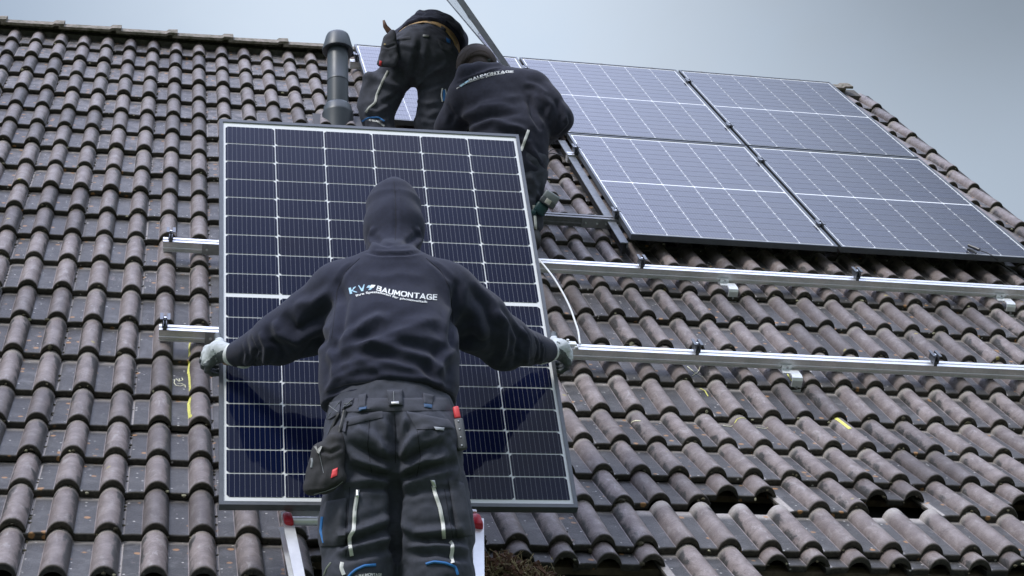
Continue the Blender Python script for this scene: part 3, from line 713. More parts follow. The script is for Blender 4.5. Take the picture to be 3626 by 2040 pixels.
def surface_net(fn, lo, hi_, h):
    n = np.ceil((hi_ - lo) / h).astype(int) + 1
    xs = [lo[i] + h * np.arange(n[i]) for i in range(3)]
    D_ = np.empty(n, np.float32)
    gy_, gz_ = np.meshgrid(xs[1], xs[2], indexing='ij'); yz = np.stack([gy_.ravel(), gz_.ravel()], 1)
    for i in range(0, n[0], 8):
        xx = xs[0][i:i + 8]; P = np.concatenate([np.concatenate([np.full((len(yz), 1), x), yz], 1) for x in xx])
        D_[i:i + 8] = fn(P).reshape(len(xx), n[1], n[2])
    S = D_ < 0
    c = [S[a:n[0] - 1 + a, b:n[1] - 1 + b, d:n[2] - 1 + d] for a in (0, 1) for b in (0, 1) for d in (0, 1)]
    cnt = sum(q.astype(np.int8) for q in c); act = (cnt > 0) & (cnt < 8)
    idx = -np.ones(act.shape, np.int64); cells = np.argwhere(act); idx[act] = np.arange(len(cells))
    acc = np.zeros((len(cells), 3)); num = np.zeros(len(cells))
    off = np.array([(a, b, d) for a in (0, 1) for b in (0, 1) for d in (0, 1)])
    for i in range(8):
        for j in range(i + 1, 8):
            if np.abs(off[i] - off[j]).sum() != 1: continue
            a, b = cells + off[i], cells + off[j]
            da, db_ = D_[tuple(a.T)], D_[tuple(b.T)]; m_ = (da < 0) != (db_ < 0)
            t = np.where(m_, da / np.where(m_, da - db_, 1), 0)
            acc[m_] += (a + (b - a) * t[:, None])[m_]; num[m_] += 1
    V = lo + (acc / num[:, None]) * h
    F = []
    for ax in range(3):
        o1, o2 = [(1, 2), (2, 0), (0, 1)][ax]
        s0 = [slice(None)] * 3; s1_ = [slice(None)] * 3; s0[ax] = slice(0, -1); s1_[ax] = slice(1, None)
        ch = S[tuple(s0)] != S[tuple(s1_)]
        e = np.argwhere(ch); ok = (e[:, o1] > 0) & (e[:, o2] > 0) & (e[:, o1] < n[o1] - 1) & (e[:, o2] < n[o2] - 1); e = e[ok]
        ins = S[tuple(e.T)]
        def cell(d1, d2): q = e.copy(); q[:, o1] -= d1; q[:, o2] -= d2; return idx[tuple(q.T)]
        q = np.stack([cell(1, 1), cell(0, 1), cell(0, 0), cell(1, 0)], 1); q[~ins] = q[~ins][:, ::-1]; F.append(q)
    F = np.concatenate(F); F = F[(F >= 0).all(1)]
    return V, F
def grad(fn, V, e=.004):
    g_ = np.stack([fn(V + np.eye(3)[i] * e) - fn(V - np.eye(3)[i] * e) for i in range(3)], 1)
    return g_ / (np.linalg.norm(g_, axis=1, keepdims=True) + 1e-9)
def bvh(V, F): return BVHTree.FromPolygons([Vector(v) for v in V], [list(map(int, f)) for f in F])
def shoot(tree, x, y):                                          # picture point (full-frame pixels) -> point and normal on a surface
    d = AX @ np.array([(x - 1813) / FPX, (y - 1020) / FPX, 1.0]); d /= np.linalg.norm(d)
    hit = tree.ray_cast(Vector(CW), Vector(d))
    if hit[0] is None:
        near = tree.find_nearest(Vector(CW + d * shoot.z)); return np.array(near[0]), np.array(near[1])
    return np.array(hit[0]), np.array(hit[1])
shoot.z = 6
class Garment:
    def __init__(s, field, h, mod=None):
        s.fn = field.ev if mod is None else (lambda P: mod(P, field.ev(P)))
        lo, hi_ = field.bounds(); s.V, s.F = surface_net(s.fn, lo, hi_, h); s.N = grad(s.fn, s.V); s.tree = bvh(s.V, s.F); s.zz = float(np.median(px(s.V)[2]))
        s.disp = np.zeros(len(s.V))
    def fold(s, pts, amp, w_, D_=1.40761, one=0):               # crease or ridge along a picture polyline laid on the cloth
        shoot.z = s.zz; P = []
        for (x0, y0), (x1, y1) in zip(pts[:-1], pts[1:]):
            k = max(2, int(math.hypot(x1 - x0, y1 - y0) / 6))
            for t in np.linspace(0, 1, k, endpoint=False): P.append(shoot(s.tree, (x0 + (x1 - x0) * t) * D_, (y0 + (y1 - y0) * t) * D_)[0])
        P.append(shoot(s.tree, pts[-1][0] * D_, pts[-1][1] * D_)[0]); P = np.array(P)
        lo, hi_ = P.min(0) - 3 * w_, P.max(0) + 3 * w_; m_ = np.where(((s.V > lo) & (s.V < hi_)).all(1))[0]
        if not len(m_): return s
        Q = s.V[m_]; best = np.full(len(m_), 1e9); tb = np.zeros(len(m_)); L = len(P) - 1
        for i in range(L):
            ab = P[i + 1] - P[i]; t = np.clip(((Q - P[i]) @ ab) / (ab @ ab + 1e-12), 0, 1); e = np.linalg.norm(Q - P[i] - t[:, None] * ab, axis=1)
            u = e < best; best[u] = e[u]; tb[u] = ((i + t) / L)[u]
        taper = np.clip(np.minimum(tb, 1 - tb) * 5, 0, 1) ** .7 if not one else np.clip((1 - tb) * 3, 0, 1)
        amp = amp * 1.3; s.disp[m_] += amp * np.exp(-(best / w_) ** 1.45) * taper - (amp * .45) * np.exp(-((best - 1.9 * w_) / w_) ** 2) * taper
        return s
    def noise(s, amp, sc, seed=0, stretch=(1, 1, 1)):
        r = np.random.default_rng(seed); acc = np.zeros(len(s.V))
        for _ in range(14):
            d = r.normal(0, 1, 3) * np.array(stretch); d /= np.linalg.norm(d); f_ = r.uniform(.6, 1.7) * 2 * math.pi / sc
            ph = s.V @ d * f_ + r.uniform(0, 6.28) + 1.3 * np.sin(s.V @ np.roll(d, 1) * f_ * .6 + r.uniform(0, 6))
            acc += np.sin(ph)
        s.disp += amp * acc / 14 ** .5; return s
    def build(s, name, material, parent):
        s.V2 = s.V + s.N * s.disp[:, None]; s.tree = bvh(s.V2, s.F)
        m_ = MB(); m_.v = [tuple(v) for v in s.V2]; m_.f = [tuple(int(i) for i in f) for f in s.F]
        s.o = m_.build(name, material, parent, True); return s.o
def decal_mesh(tree, polys2d, off=.002):                        # planar figure (verts in pixels, faces) laid on a surface
    V = []
    for x, y in polys2d[0]:
        p, n_ = shoot(tree, x, y); d = CW - p; d /= np.linalg.norm(d); V.append(p + d * off)
    return V, polys2d[1]
def patch(tree, corners, name, material, parent, off=.004, thick=.004, nx=10, ny=10, D_=1.40761, rnd=0.0, wave=0.0):
    """cloth patch: quad of picture corners (TL, TR, BR, BL) draped on a surface, with thickness"""
    c = np.array(corners, float) * D_; V = []; Fr = []
    for j in range(ny + 1):
        for i in range(nx + 1):
            s_, t = i / nx, j / ny
            q = (c[0] * (1 - s_) + c[1] * s_) * (1 - t) + (c[3] * (1 - s_) + c[2] * s_) * t
            p, n_ = shoot(tree, *q); d = CW - p; d /= np.linalg.norm(d)
            ed = min(s_, 1 - s_, t, 1 - t); V.append(p + d * (off + thick * min(1, ed * 8) + wave * math.sin(7 * s_ + 5 * t)))
    b = len(V)
    for k in range(b): pass
    back = []
    for j in range(ny + 1):
        for i in range(nx + 1):
            p = V[j * (nx + 1) + i]; d = CW - p; d /= np.linalg.norm(d); back.append(p - d * (off + .012))
    F = []; I = lambda i, j, o_=0: o_ + j * (nx + 1) + i
    for j in range(ny):
        for i in range(nx):
            F.append((I(i, j), I(i, j + 1), I(i + 1, j + 1), I(i + 1, j)))
    for i in range(nx): F += [(I(i, 0), I(i + 1, 0), I(i + 1, 0, b), I(i, 0, b)), (I(i, ny), I(i, ny, b), I(i + 1, ny, b), I(i + 1, ny))]
    for j in range(ny): F += [(I(0, j), I(0, j, b), I(0, j + 1, b), I(0, j + 1)), (I(nx, j), I(nx, j + 1), I(nx, j + 1, b), I(nx, j, b))]
    return MB().raw(V + back, F).build(name, material, parent, True, 60)
def ribbon(tree, pts, w_, name, material, parent, off=.003, D_=1.40761):
    """narrow strip (zip, piping) along a picture polyline; w_ in metres"""
    P = []
    for (x0, y0), (x1, y1) in zip(pts[:-1], pts[1:]):
        k = max(2, int(math.hypot(x1 - x0, y1 - y0) / 3))
        for t in np.linspace(0, 1, k, endpoint=False): P.append(shoot(tree, (x0 + (x1 - x0) * t) * D_, (y0 + (y1 - y0) * t) * D_)[0])
    P.append(shoot(tree, pts[-1][0] * D_, pts[-1][1] * D_)[0]); P = np.array(P)
    for _ in range(2): P[1:-1] = (P[:-2] + 2 * P[1:-1] + P[2:]) / 4
    V, F = [], []
    for i, p in enumerate(P):
        t = P[min(i + 1, len(P) - 1)] - P[max(i - 1, 0)]; t /= np.linalg.norm(t) + 1e-9; d = CW - p; d /= np.linalg.norm(d); s_ = np.cross(t, d); s_ /= np.linalg.norm(s_)
        V += [p - s_ * w_ / 2 + d * off, p + d * (off + w_ * .25), p + s_ * w_ / 2 + d * off, p - d * .004]
    for i in range(len(P) - 1):
        a, b = 4 * i, 4 * i + 4
        for k in range(4): F.append((a + k, a + (k + 1) % 4, b + (k + 1) % 4, b + k))
    return MB().raw(V, F).build(name, material, parent, True, 50)
def text_glyphs(txt, bold=.02):
    cu = bpy.data.curves.new('t', 'FONT'); cu.body = txt; cu.offset = bold; cu.resolution_u = 3; o = bpy.data.objects.new('t', cu); COL.objects.link(o)
    bpy.context.view_layer.update(); me = bpy.data.meshes.new_from_object(o.evaluated_get(bpy.context.evaluated_depsgraph_get()))
    V = np.array([v.co[:2] for v in me.vertices]); F = [tuple(p.vertices) for p in me.polygons]
    bpy.data.objects.remove(o); bpy.data.curves.remove(cu); bpy.data.meshes.remove(me)
    x0, x1 = V[:, 0].min(), V[:, 0].max(); return V, F, x0, x1
def lettering(tree, txt, base, height, name, material, parent, bold=.03, off=.0022, capx=.73, slant=0.0):
    """text whose baseline follows a picture polyline (full-frame pixels); height of capitals in pixels (start, end)"""
    V, F, x0, x1 = text_glyphs(txt, bold); B = np.array(base, float); seg = np.r_[0, np.cumsum(np.linalg.norm(np.diff(B, axis=0), axis=1))]
    T = (V[:, 0] - x0) / (x1 - x0) * seg[-1]; out = []
    for t, y in zip(T, V[:, 1]):
        p = np.array([np.interp(t, seg, B[:, 0]), np.interp(t, seg, B[:, 1])]); q = np.array([np.interp(t + 6, seg, B[:, 0]), np.interp(t + 6, seg, B[:, 1])]) - np.array([np.interp(t - 6, seg, B[:, 0]), np.interp(t - 6, seg, B[:, 1])])
        q /= np.linalg.norm(q) + 1e-9; hgt = np.interp(t, [0, seg[-1]], height) / capx; out.append(p + np.array([q[1], -q[0]]) * y * hgt + np.array([slant * y * hgt, 0]))
    V3, F3 = decal_mesh(tree, (out, F), off); return MB().raw(V3, F3).build(name, material, parent)
LET = {'B': (.72, [[(0, 0), (0, 1), (.42, 1), (.62, .90), (.62, .64), (.42, .53), (0, .53)], [(.42, .53), (.68, .42), (.68, .11), (.45, 0), (0, 0)]]), 'A': (.86, [[(0, 0), (.40, 1), (.80, 0)], [(.16, .30), (.64, .30)]]),
       'U': (.74, [[(0, 1), (0, .28), (.12, .05), (.35, 0), (.58, .05), (.70, .28), (.70, 1)]]), 'M': (.92, [[(0, 0), (.06, 1), (.44, .30), (.82, 1), (.88, 0)]]), 'O': (.90, [[(.43, 0), (.14, .10), (0, .38), (0, .62), (.14, .90), (.43, 1), (.72, .90), (.86, .62), (.86, .38), (.72, .10), (.43, 0)]]),
       'N': (.80, [[(0, 0), (0, 1), (.70, 0), (.70, 1)]]), 'T': (.74, [[(0, 1), (.74, 1)], [(.37, 1), (.37, 0)]]), 'G': (.84, [[(.76, .84), (.58, .98), (.36, 1), (.12, .88), (0, .60), (0, .38), (.12, .10), (.38, 0), (.62, .03), (.76, .14), (.76, .46), (.46, .46)]]),
       'E': (.62, [[(.60, 1), (0, 1), (0, 0), (.60, 0)], [(0, .52), (.52, .52)]]), 'K': (.80, [[(.10, 0), (.10, 1)], [(.74, 1), (.16, .50), (.78, 0)]]), 'V': (.82, [[(0, 1), (.40, 0), (.80, 1)]]), ' ': (.3, [])}
def bold_caps(tree, txt, base, height, name, material, parent, off=.0022, wt=.25):
    """heavy capitals drawn as flat strokes, their baseline following a picture polyline"""
    B = np.array(base, float); seg = np.r_[0, np.cumsum(np.linalg.norm(np.diff(B, axis=0), axis=1))]; tot = sum(LET[c][0] + .24 for c in txt) - .24; V, F = [], []; x0 = 0
    def put(x, y):
        t = x / tot * seg[-1]; p = np.array([np.interp(t, seg, B[:, 0]), np.interp(t, seg, B[:, 1])]); q = np.array([np.interp(t + 5, seg, B[:, 0]) - np.interp(t - 5, seg, B[:, 0]), np.interp(t + 5, seg, B[:, 1]) - np.interp(t - 5, seg, B[:, 1])]); q /= np.linalg.norm(q) + 1e-9
        return p + np.array([q[1], -q[0]]) * y * np.interp(t, [0, seg[-1]], height)
    for c in txt:
        w_, st = LET[c]
        for pl in st:
            for (ax_, ay), (bx_, by) in zip(pl[:-1], pl[1:]):
                d = np.array([bx_ - ax_, by - ay], float); d /= np.linalg.norm(d); n_ = np.array([-d[1], d[0]]) * wt / 2; e = d * wt * .28; b = len(V)
                for q in (np.array([ax_, ay]) - e + n_, np.array([ax_, ay]) - e - n_, np.array([bx_, by]) + e - n_, np.array([bx_, by]) + e + n_): V.append(put(x0 + np.clip(q[0], -.1, w_ + .1), np.clip(q[1], -.02, 1.02)))
                F.append((b, b + 1, b + 2, b + 3))
        x0 += w_ + .24
    V3, F3 = decal_mesh(tree, (V, F), off); V3 = [p + (CW - p) / np.linalg.norm(CW - p) * (.00006 * (i // 4 % 7)) for i, p in enumerate(V3)]
    return MB().raw(V3, F3).build(name, material, parent)
def glyph(tree, polys, name, material, parent, off=.0022, sub=3):
    V, F = [], []
    for P in polys:
        b = len(V)
        V += list(P); F.append(tuple(range(b, b + len(P))))
    V3, F3 = decal_mesh(tree, (V, F), off); return MB().raw(V3, F3).build(name, material, parent)

HOODM = mat('navy_black_fleece', (.028, .031, .052), .95, 0, .10, 60, .0006, 700, .2, .10)
HOODF = mat('faded_black_fleece', (.032, .034, .052), .95, 0, .12, 50, .0006, 700, .2, .10)
TROU = mat('dark_slate_workwear', (.053, .058, .078), .8, 0, .12, 50, .0005, 900, .3, .04)
TROUL = mat('slate_pocket_cloth', (.062, .066, .085), .8, 0, .12, 50, .0005, 900, .3, .04)
SKIN = mat('skin', (.52, .33, .25), .55, 0, .08, 20)
GLOVE = mat('pale_grey_knit_glove', (.56, .60, .62), .85, 0, .06, 60, .0006, 900)
GLOVD = mat('dark_glove_coating', (.085, .10, .11), .6, 0, .12, 60, .0005, 600)
REFL = mat('reflective_zip_tape', (.72, .73, .71), .5, 0, .05, 60)
BLUE = mat('blue_piping', (.035, .20, .55), .6, 0, .08, 60)
DBLUE = mat('dark_blue_trim', (.02, .07, .16), .6, 0, .08, 60)
WPRINT = mat('white_print', (.82, .84, .84), .7, 0, .03, 60)
BPRINT = mat('light_blue_print', (.36, .58, .74), .7, 0, .12, 20)
REDP = mat('red_tag', (.75, .06, .07), .5, 0, .12, 30)
TAN = mat('tan_belt', (.60, .39, .17), .7, 0, .12, 40)
CAPM = mat('dark_brown_cap_cloth', (.060, .047, .045), .85, 0, .12, 60, .0005, 700)
HAIR = mat('dark_hair', (.03, .02, .016), .8, 0, .3, 200, .001, 400)
BOOT = mat('black_boot', (.02, .02, .02), .5, 0, .2, 30)
STITCH = mat('pale_stitching', (.35, .37, .40), .8)
B0 = AX[:, 0]                                                   # picture right as a world direction (almost level)
FWD = np.array([-B0[1], B0[0], 0]); FWD /= np.linalg.norm(FWD)
if FWD[1] < 0: FWD = -FWD                                       # level, away from the camera
RGT = np.cross(FWD, UP); UPV = UP

def head_shape(f, c, fwd, up, r=.098):
    rt = np.cross(fwd, up)
    f.cone(c + up * .02, c - up * .02 - fwd * .01, r * .80, r * .74, .02)
    f.cone(c - up * .05 + fwd * .035, c - up * .085 + fwd * .055, r * .55, r * .34, .03)      # jaw
    f.cone(c + fwd * .080 + up * .01, c + fwd * .100 - up * .028, .010, .014, .012)           # nose
    f.cone(c + fwd * .080 - up * .055 - rt * .02, c + fwd * .080 - up * .055 + rt * .02, .009, .009, .01)   # mouth
    for s in (-1, 1):
        f.cone(c + rt * s * .082 + up * .012, c + rt * s * .084 - up * .022, .012, .009, .010)  # ears
        f.ball(c + fwd * .070 + rt * s * .030 + up * .016, .014, .012)
def eyes(c, fwd, up, parent):
    rt = np.cross(fwd, up)
    for s in (-1, 1):
        MB().lathe(c + fwd * .075 + rt * s * .030 + up * .014, fwd, [(.011, 0), (.010, .006), (.006, .010), (0, .011)], 12).build('eye', mat('eye_white', (.6, .6, .58), .3), parent, True)

# ---- gloved hand gripping a panel edge; frame: o = edge point, X outwards across the edge, Y up the edge, Z towards the viewer
def gloved_hand(name, o, X, Y, Z, wrist, parent, tilt=0.0):
    P = lambda x, y, z: o + X * x + Y * y + Z * z
    kn = [P(.040, .022, .030), P(.046, .000, .030), P(.044, -.022, .028), P(.036, -.043, .026)]
    f = Field(); pc = P(.020, -.012, .052)
    f.cone(wrist, P(.008, -.010, .060), .031, .034, .02)
    for k_ in kn: f.cone(P(.006, -.010, .058) + (k_ - P(.042, -.010, .030)) * .45, k_, .019, .0135, .014)
    for i, k_ in enumerate(kn):                                 # four fingers, unequal, wrapped behind the frame
        L = (.95, 1.05, 1.0, .80)[i]; r = (.0105, .0108, .0102, .009)[i]
        a = k_ + X * .006 * (1, 1.3, 1.1, .6)[i] - Z * .034 * L; b = a - X * .022 * L - Z * .024 * L; c = b - X * .026 * L + Z * .000
        f.cone(k_, a, r + .001, r, .006); f.cone(a, b, r, r * .93, .005); f.cone(b, c, r * .93, r * .8, .005)
    f.cone(P(.000, .012, .055), P(-.004, .040, .040), .0165, .0140, .018)          # thumb up along the front of the frame
    f.cone(P(-.004, .040, .040), P(.002, .068, .022), .0138, .0130, .006)
    f.cone(P(.002, .068, .022), P(.006, .090, .017), .0128, .0115, .005)
    g_ = Garment(f, .0035); g_.noise(.0006, .02, 3)
    gl = g_.build(name, GLOVE, parent)
    # coated palm side and thumb tip: same surface, second colour where the dip reaches
    me = gl.data; me.materials.append(GLOVD); V = g_.V2; lx_ = (V - o) @ X; ly = (V - o) @ Y; lz = (V - o) @ Z
    cen = np.array([V[list(fc)].mean(0) for fc in g_.F]) - o; cx_, cy_, cz_ = cen @ X, cen @ Y, cen @ Z
    dark = (cy_ > .066) | (cz_ < .008) | (cy_ < -.040)
    me.polygons.foreach_set('material_index', dark.astype(np.int32))
    cuff = Field(); wd_ = (wrist - P(.008, -.010, .060)); wd_ /= np.linalg.norm(wd_)
    cuff.cone(wrist - wd_ * .016, wrist + wd_ * .030, .0355, .0365, .01); c_ = Garment(cuff, .004); c_.build('cuff', mat('white_glove_cuff', (.74, .77, .78), .9, 0, .05, 60, .0005, 900), gl)
    return g_

# =================================================================== worker on the ladder, seen from behind, holding the panel
w1 = thing('person', tuple(D(985, 1100, 5.12)), 'hooded worker in black on the ladder, holding up a solar panel with both gloved hands', 'person', 'workers on the roof')
S_L, S_R = D(858, 742, 5.49), D(1120, 742, 5.51)
E_L, E_R = D(700, 853, 5.52), D(1270, 864, 5.68)
LW = onp(.050, -1.200, .085); RWr = onp(1.134 - .050, -1.152, .085)          # wrists beside the panel edges
HC = D(991, 545, 5.76); HF = FWD * .9 + UP * .25; HF /= np.linalg.norm(HF); HU = np.cross(RGT, HF)
KL, KR = D(898, 1425, 4.98), D(1103, 1425, 4.98); AL_, AR_ = D(905, 1840, 4.80), D(1100, 1840, 4.80)
def body1():
    f = Field()
    f.cone(D(985, 1040, 5.17), D(985, 800, 5.38), .15, .155, .05, FWD, .68)
    f.cone(D(985, 720, 5.47), D(990, 620, 5.64), .06, .055, .05)
    for s_, e_, w_ in ((S_L, E_L, LW), (S_R, E_R, RWr)):
        f.cone(D(985, 715, 5.48), s_, .06, .06, .05); f.cone(s_, e_, .055, .043, .04); f.cone(e_, w_, .040, .028, .03); d = (w_ - e_) / np.linalg.norm(w_ - e_); f.cone(w_, w_ + d * .05, .026, .022, .02)
    for h_, k_, a_ in ((D(920, 1120, 5.10), KL, AL_), (D(1060, 1120, 5.10), KR, AR_)):
        f.cone(h_, k_, .088, .060, .05); f.cone(k_, a_, .055, .040, .03); f.cone(a_, a_ + FWD * .13 - UP * .03, .040, .030, .03)
    head_shape(f, HC - UP * .01, HF, HU, .080); return f
g = Garment(body1(), .011); g.build('body', SKIN, w1); eyes(HC, HF, HU, w1)
f = Field()
f.cone(D(978, 985, 5.21), D(978, 900, 5.27), .200, .196, .05, FWD, .66)
f.cone(D(980, 900, 5.27), D(985, 775, 5.42), .190, .188, .06, FWD, .66)
f.cone(D(975, 1005, 5.20), D(978, 970, 5.22), .190, .201, .02, FWD, .68)
f.cone(D(985, 705, 5.50), S_L, .085, .094, .07); f.cone(D(985, 705, 5.50), S_R, .085, .094, .07)
f.cone(D(985, 690, 5.52), D(988, 650, 5.60), .088, .076, .05)
f.cone(S_L, D(772, 815, 5.51), .094, .092, .05); f.cone(D(772, 815, 5.51), E_L, .092, .078, .04); f.cone(E_L, D(602, 890, 5.66), .076, .045, .03)
f.cone(S_R, D(1198, 808, 5.56), .094, .095, .05); f.cone(D(1198, 808, 5.56), E_R, .095, .084, .04); f.cone(E_R, D(1370, 882, 5.90), .082, .044, .03)
# hood
f.cone(D(990, 512, 5.80), D(991, 575, 5.72), .084, .098, .03); f.cone(D(990, 466, 5.83), D(990, 510, 5.80), .022, .082, .03); f.cone(D(991, 575, 5.72), D(990, 626, 5.655), .097, .088, .02)
qh = D(978, 1024, 5.2); h1 = Garment(f, .0068, lambda P, d: np.where(np.abs((P - qh) @ RGT) < .27, np.maximum(d, (qh - P) @ UP), d))
F1 = [([(832, 900), (880, 872), (940, 866), (1010, 882), (1080, 905), (1132, 965)], .011, .017), ([(822, 962), (862, 922), (930, 905), (1040, 930), (1125, 992)], .010, .016), ([(818, 990), (845, 955), (900, 930), (960, 925)], .008, .013),
      ([(835, 860), (880, 848), (920, 815), (950, 800), (985, 808)], .010, .020), ([(880, 905), (960, 850), (1040, 822), (1110, 800)], .010, .024), ([(1130, 870), (1080, 850), (1010, 850), (960, 870)], .008, .020),
      ([(845, 700), (868, 760), (852, 850), (835, 880)], -.010, .016), ([(1150, 705), (1142, 775), (1136, 850), (1140, 880)], -.012, .016), ([(890, 660), (862, 690), (850, 720)], -.004, .009), ([(1080, 655), (1110, 680), (1140, 712)], -.004, .009),
      ([(1148, 880), (1120, 900), (1100, 940), (1110, 980)], .009, .016), ([(825, 880), (840, 910), (838, 950)], .008, .015),
      ([(812, 1000), (880, 972), (980, 962), (1080, 972), (1148, 1010)], -.009, .010), ([(870, 880), (960, 940), (1060, 960), (1120, 975)], .006, .012),
      ([(715, 785), (745, 830), (805, 800), (835, 760)], -.012, .018), ([(690, 805), (700, 840), (760, 860)], .011, .016), ([(655, 835), (672, 875), (665, 925)], .009, .012), ([(630, 850), (643, 880), (640, 925)], -.007, .009), ([(612, 860), (622, 890), (618, 930)], .006, .008), ([(740, 770), (790, 760), (835, 730)], .009, .018), ([(720, 900), (700, 870), (680, 850)], -.008, .012), ([(760, 900), (790, 860), (830, 850)], -.010, .018),
      ([(1180, 720), (1225, 770), (1240, 830), (1235, 890)], -.010, .018), ([(1245, 780), (1272, 815), (1268, 880), (1255, 920)], .010, .015), ([(1285, 808), (1305, 850), (1296, 925)], -.008, .012), ([(1310, 822), (1328, 860), (1320, 928)], .009, .011), ([(1338, 835), (1352, 870), (1345, 925)], -.006, .008), ([(1358, 848), (1366, 880), (1360, 916)], .006, .007), ([(1150, 860), (1190, 850), (1225, 870)], -.010, .020), ([(1160, 760), (1200, 800), (1215, 860)], .008, .018),
      ([(992, 452), (996, 500), (997, 560), (992, 600)], -.0035, .006), ([(935, 596), (958, 612), (985, 620)], -.004, .009), ([(1056, 590), (1030, 608), (1000, 618)], -.004, .009), ([(940, 570), (930, 600), (945, 628)], .007, .012), ([(1050, 570), (1058, 600), (1040, 628)], .007, .012), ([(920, 634), (960, 640), (1020, 640), (1062, 634)], -.006, .007),
      ([(900, 690), (960, 700), (1010, 690), (1080, 700)], .003, .02)]
for p, a, w_ in F1: h1.fold(p, a, w_)
h1.noise(.0009, .12, 5)
hoodie = h1.build('hoodie', HOODM, w1)
SEAM = mat('dark_seam', (.014, .015, .024), .9, 0, .1, 60)
for pts in ([(991, 456), (995, 500), (996, 560), (994, 612)], [(905, 650), (868, 684), (848, 730), (842, 790), (834, 850)], [(1072, 650), (1108, 680), (1132, 725), (1138, 790), (1140, 850)], [(822, 985), (870, 968), (980, 955), (1080, 964), (1140, 990)]): ribbon(h1.tree, pts, .0022, 'seam', SEAM, hoodie, .0008)
# trousers
f = Field()
f.cone(D(978, 1030, 5.185), D(982, 1065, 5.16), .172, .184, .04, FWD, .66)
f.cone(D(985, 1070, 5.14), D(988, 1110, 5.12), .178, .17, .05, FWD, .72)
f.ball(D(918, 1120, 5.07), .108, .05); f.ball(D(1062, 1120, 5.07), .110, .05)
f.cone(D(914, 1150, 5.08), D(907, 1330, 5.02), .106, .108, .03); f.cone(D(907, 1330, 5.02), D(904, 1450, 4.96), .107, .100, .03); f.cone(D(900, 1450, 4.96), AL_, .094, .075, .03)
f.cone(D(1070, 1150, 5.08), D(1090, 1330, 5.02), .106, .108, .03); f.cone(D(1090, 1330, 5.02), D(1100, 1450, 4.96), .107, .100, .03); f.cone(D(1104, 1450, 4.96), AR_, .094, .075, .03)
f.cone(D(842, 1275, 5.04), D(838, 1360, 5.0), .060, .058, .03, RGT, .6); f.cone(D(1150, 1230, 5.04), D(1162, 1335, 5.0), .044, .052, .03, RGT, .6)
qt = D(978, 1000, 5.2); t1 = Garment(f, .0068, lambda P, d: np.maximum(d, (P - qt) @ UP))
F2 = [([(992, 1035), (994, 1090), (995, 1190)], -.020, .016), ([(995, 1190), (996, 1300), (1000, 1420)], -.02, .02), ([(990, 1150), (940, 1105), (895, 1075)], .010, .014), ([(985, 1170), (930, 1140), (872, 1112)], -.012, .012), ([(985, 1180), (930, 1165), (880, 1150)], .010, .012), ([(998, 1150), (1040, 1100), (1085, 1075)], .010, .013), ([(1000, 1175), (1060, 1135), (1120, 1110)], -.012, .011), ([(1002, 1185), (1060, 1160), (1140, 1145)], .010, .012), ([(1000, 1150), (1020, 1100), (1030, 1060)], -.008, .010), ([(980, 1150), (965, 1100), (955, 1060)], -.008, .010),
      ([(870, 1180), (920, 1185), (985, 1200)], -.008, .010), ([(865, 1215), (930, 1208), (985, 1215)], .007, .009), ([(868, 1240), (930, 1228), (985, 1235)], -.006, .008), ([(1005, 1225), (1080, 1200), (1150, 1180)], .008, .010), ([(1005, 1250), (1080, 1232), (1155, 1225)], -.007, .010), ([(1010, 1210), (1060, 1180), (1110, 1170)], -.007, .009), ([(1130, 1090), (1100, 1140), (1070, 1165)], -.006, .010),
      ([(845, 1350), (900, 1335), (988, 1300)], .009, .011), ([(842, 1372), (920, 1352), (990, 1328)], -.009, .010), ([(845, 1392), (925, 1368), (990, 1350)], .008, .010), ([(850, 1412), (930, 1395), (988, 1378)], -.008, .009), ([(1010, 1310), (1040, 1345), (1100, 1335), (1170, 1330)], .009, .011), ([(1015, 1340), (1080, 1362), (1180, 1350)], -.009, .010), ([(1020, 1375), (1100, 1370), (1185, 1385)], .008, .010), ([(1025, 1400), (1100, 1392), (1185, 1410)], -.007, .009),
      ([(870, 1260), (865, 1330), (862, 1390)], -.006, .008), ([(1135, 1280), (1150, 1340), (1168, 1375)], -.006, .008), ([(830, 1130), (850, 1180), (845, 1230)], -.008, .012), ([(1140, 1120), (1150, 1180), (1140, 1220)], .007, .012), ([(885, 1045), (940, 1032), (990, 1030)], -.003, .005)]
for p, a, w_ in F2: t1.fold(p, a, w_)
t1.noise(.0022, .09, 8); t1.noise(.0009, .04, 9)
trou = t1.build('trousers', TROU, w1)
TR1, HT1 = t1.tree, h1.tree
for pts in ([(993, 1040), (994, 1100), (995, 1165)], [(930, 1055), (925, 1120), (935, 1190)], [(1050, 1085), (1058, 1150), (1048, 1200)], [(880, 1225), (875, 1300), (870, 1400)], [(1118, 1230), (1130, 1300), (1140, 1355)]): ribbon(TR1, pts, .0022, 'seam', SEAM, trou, .0008)
TRI = lambda nm, c, m_, off=.003, th=.004, par=trou, tr=TR1, nx=10, ny=8: patch(tr, c, nm, m_, par, off, th, nx, ny)
TRI('waistband', [(868, 1002), (1128, 1000), (1140, 1032), (858, 1036)], TROUL, .003, .004, nx=26, ny=5)
TRI('belt_loop', [(902, 993), (922, 990), (920, 1024), (899, 1027)], TROUL, .012, .005); TRI('belt_loop', [(902, 1024), (922, 1021), (921, 1031), (903, 1034)], DBLUE, .012, .004, nx=4, ny=3)
TRI('belt_loop', [(973, 981), (1012, 980), (1014, 1019), (978, 1020)], TROUL, .013, .006); TRI('belt_loop', [(1064, 988), (1092, 994), (1088, 1018), (1066, 1016)], TROUL, .012, .005); TRI('belt_loop', [(1066, 1014), (1088, 1016), (1086, 1026), (1067, 1024)], DBLUE, .012, .004, nx=4, ny=3)
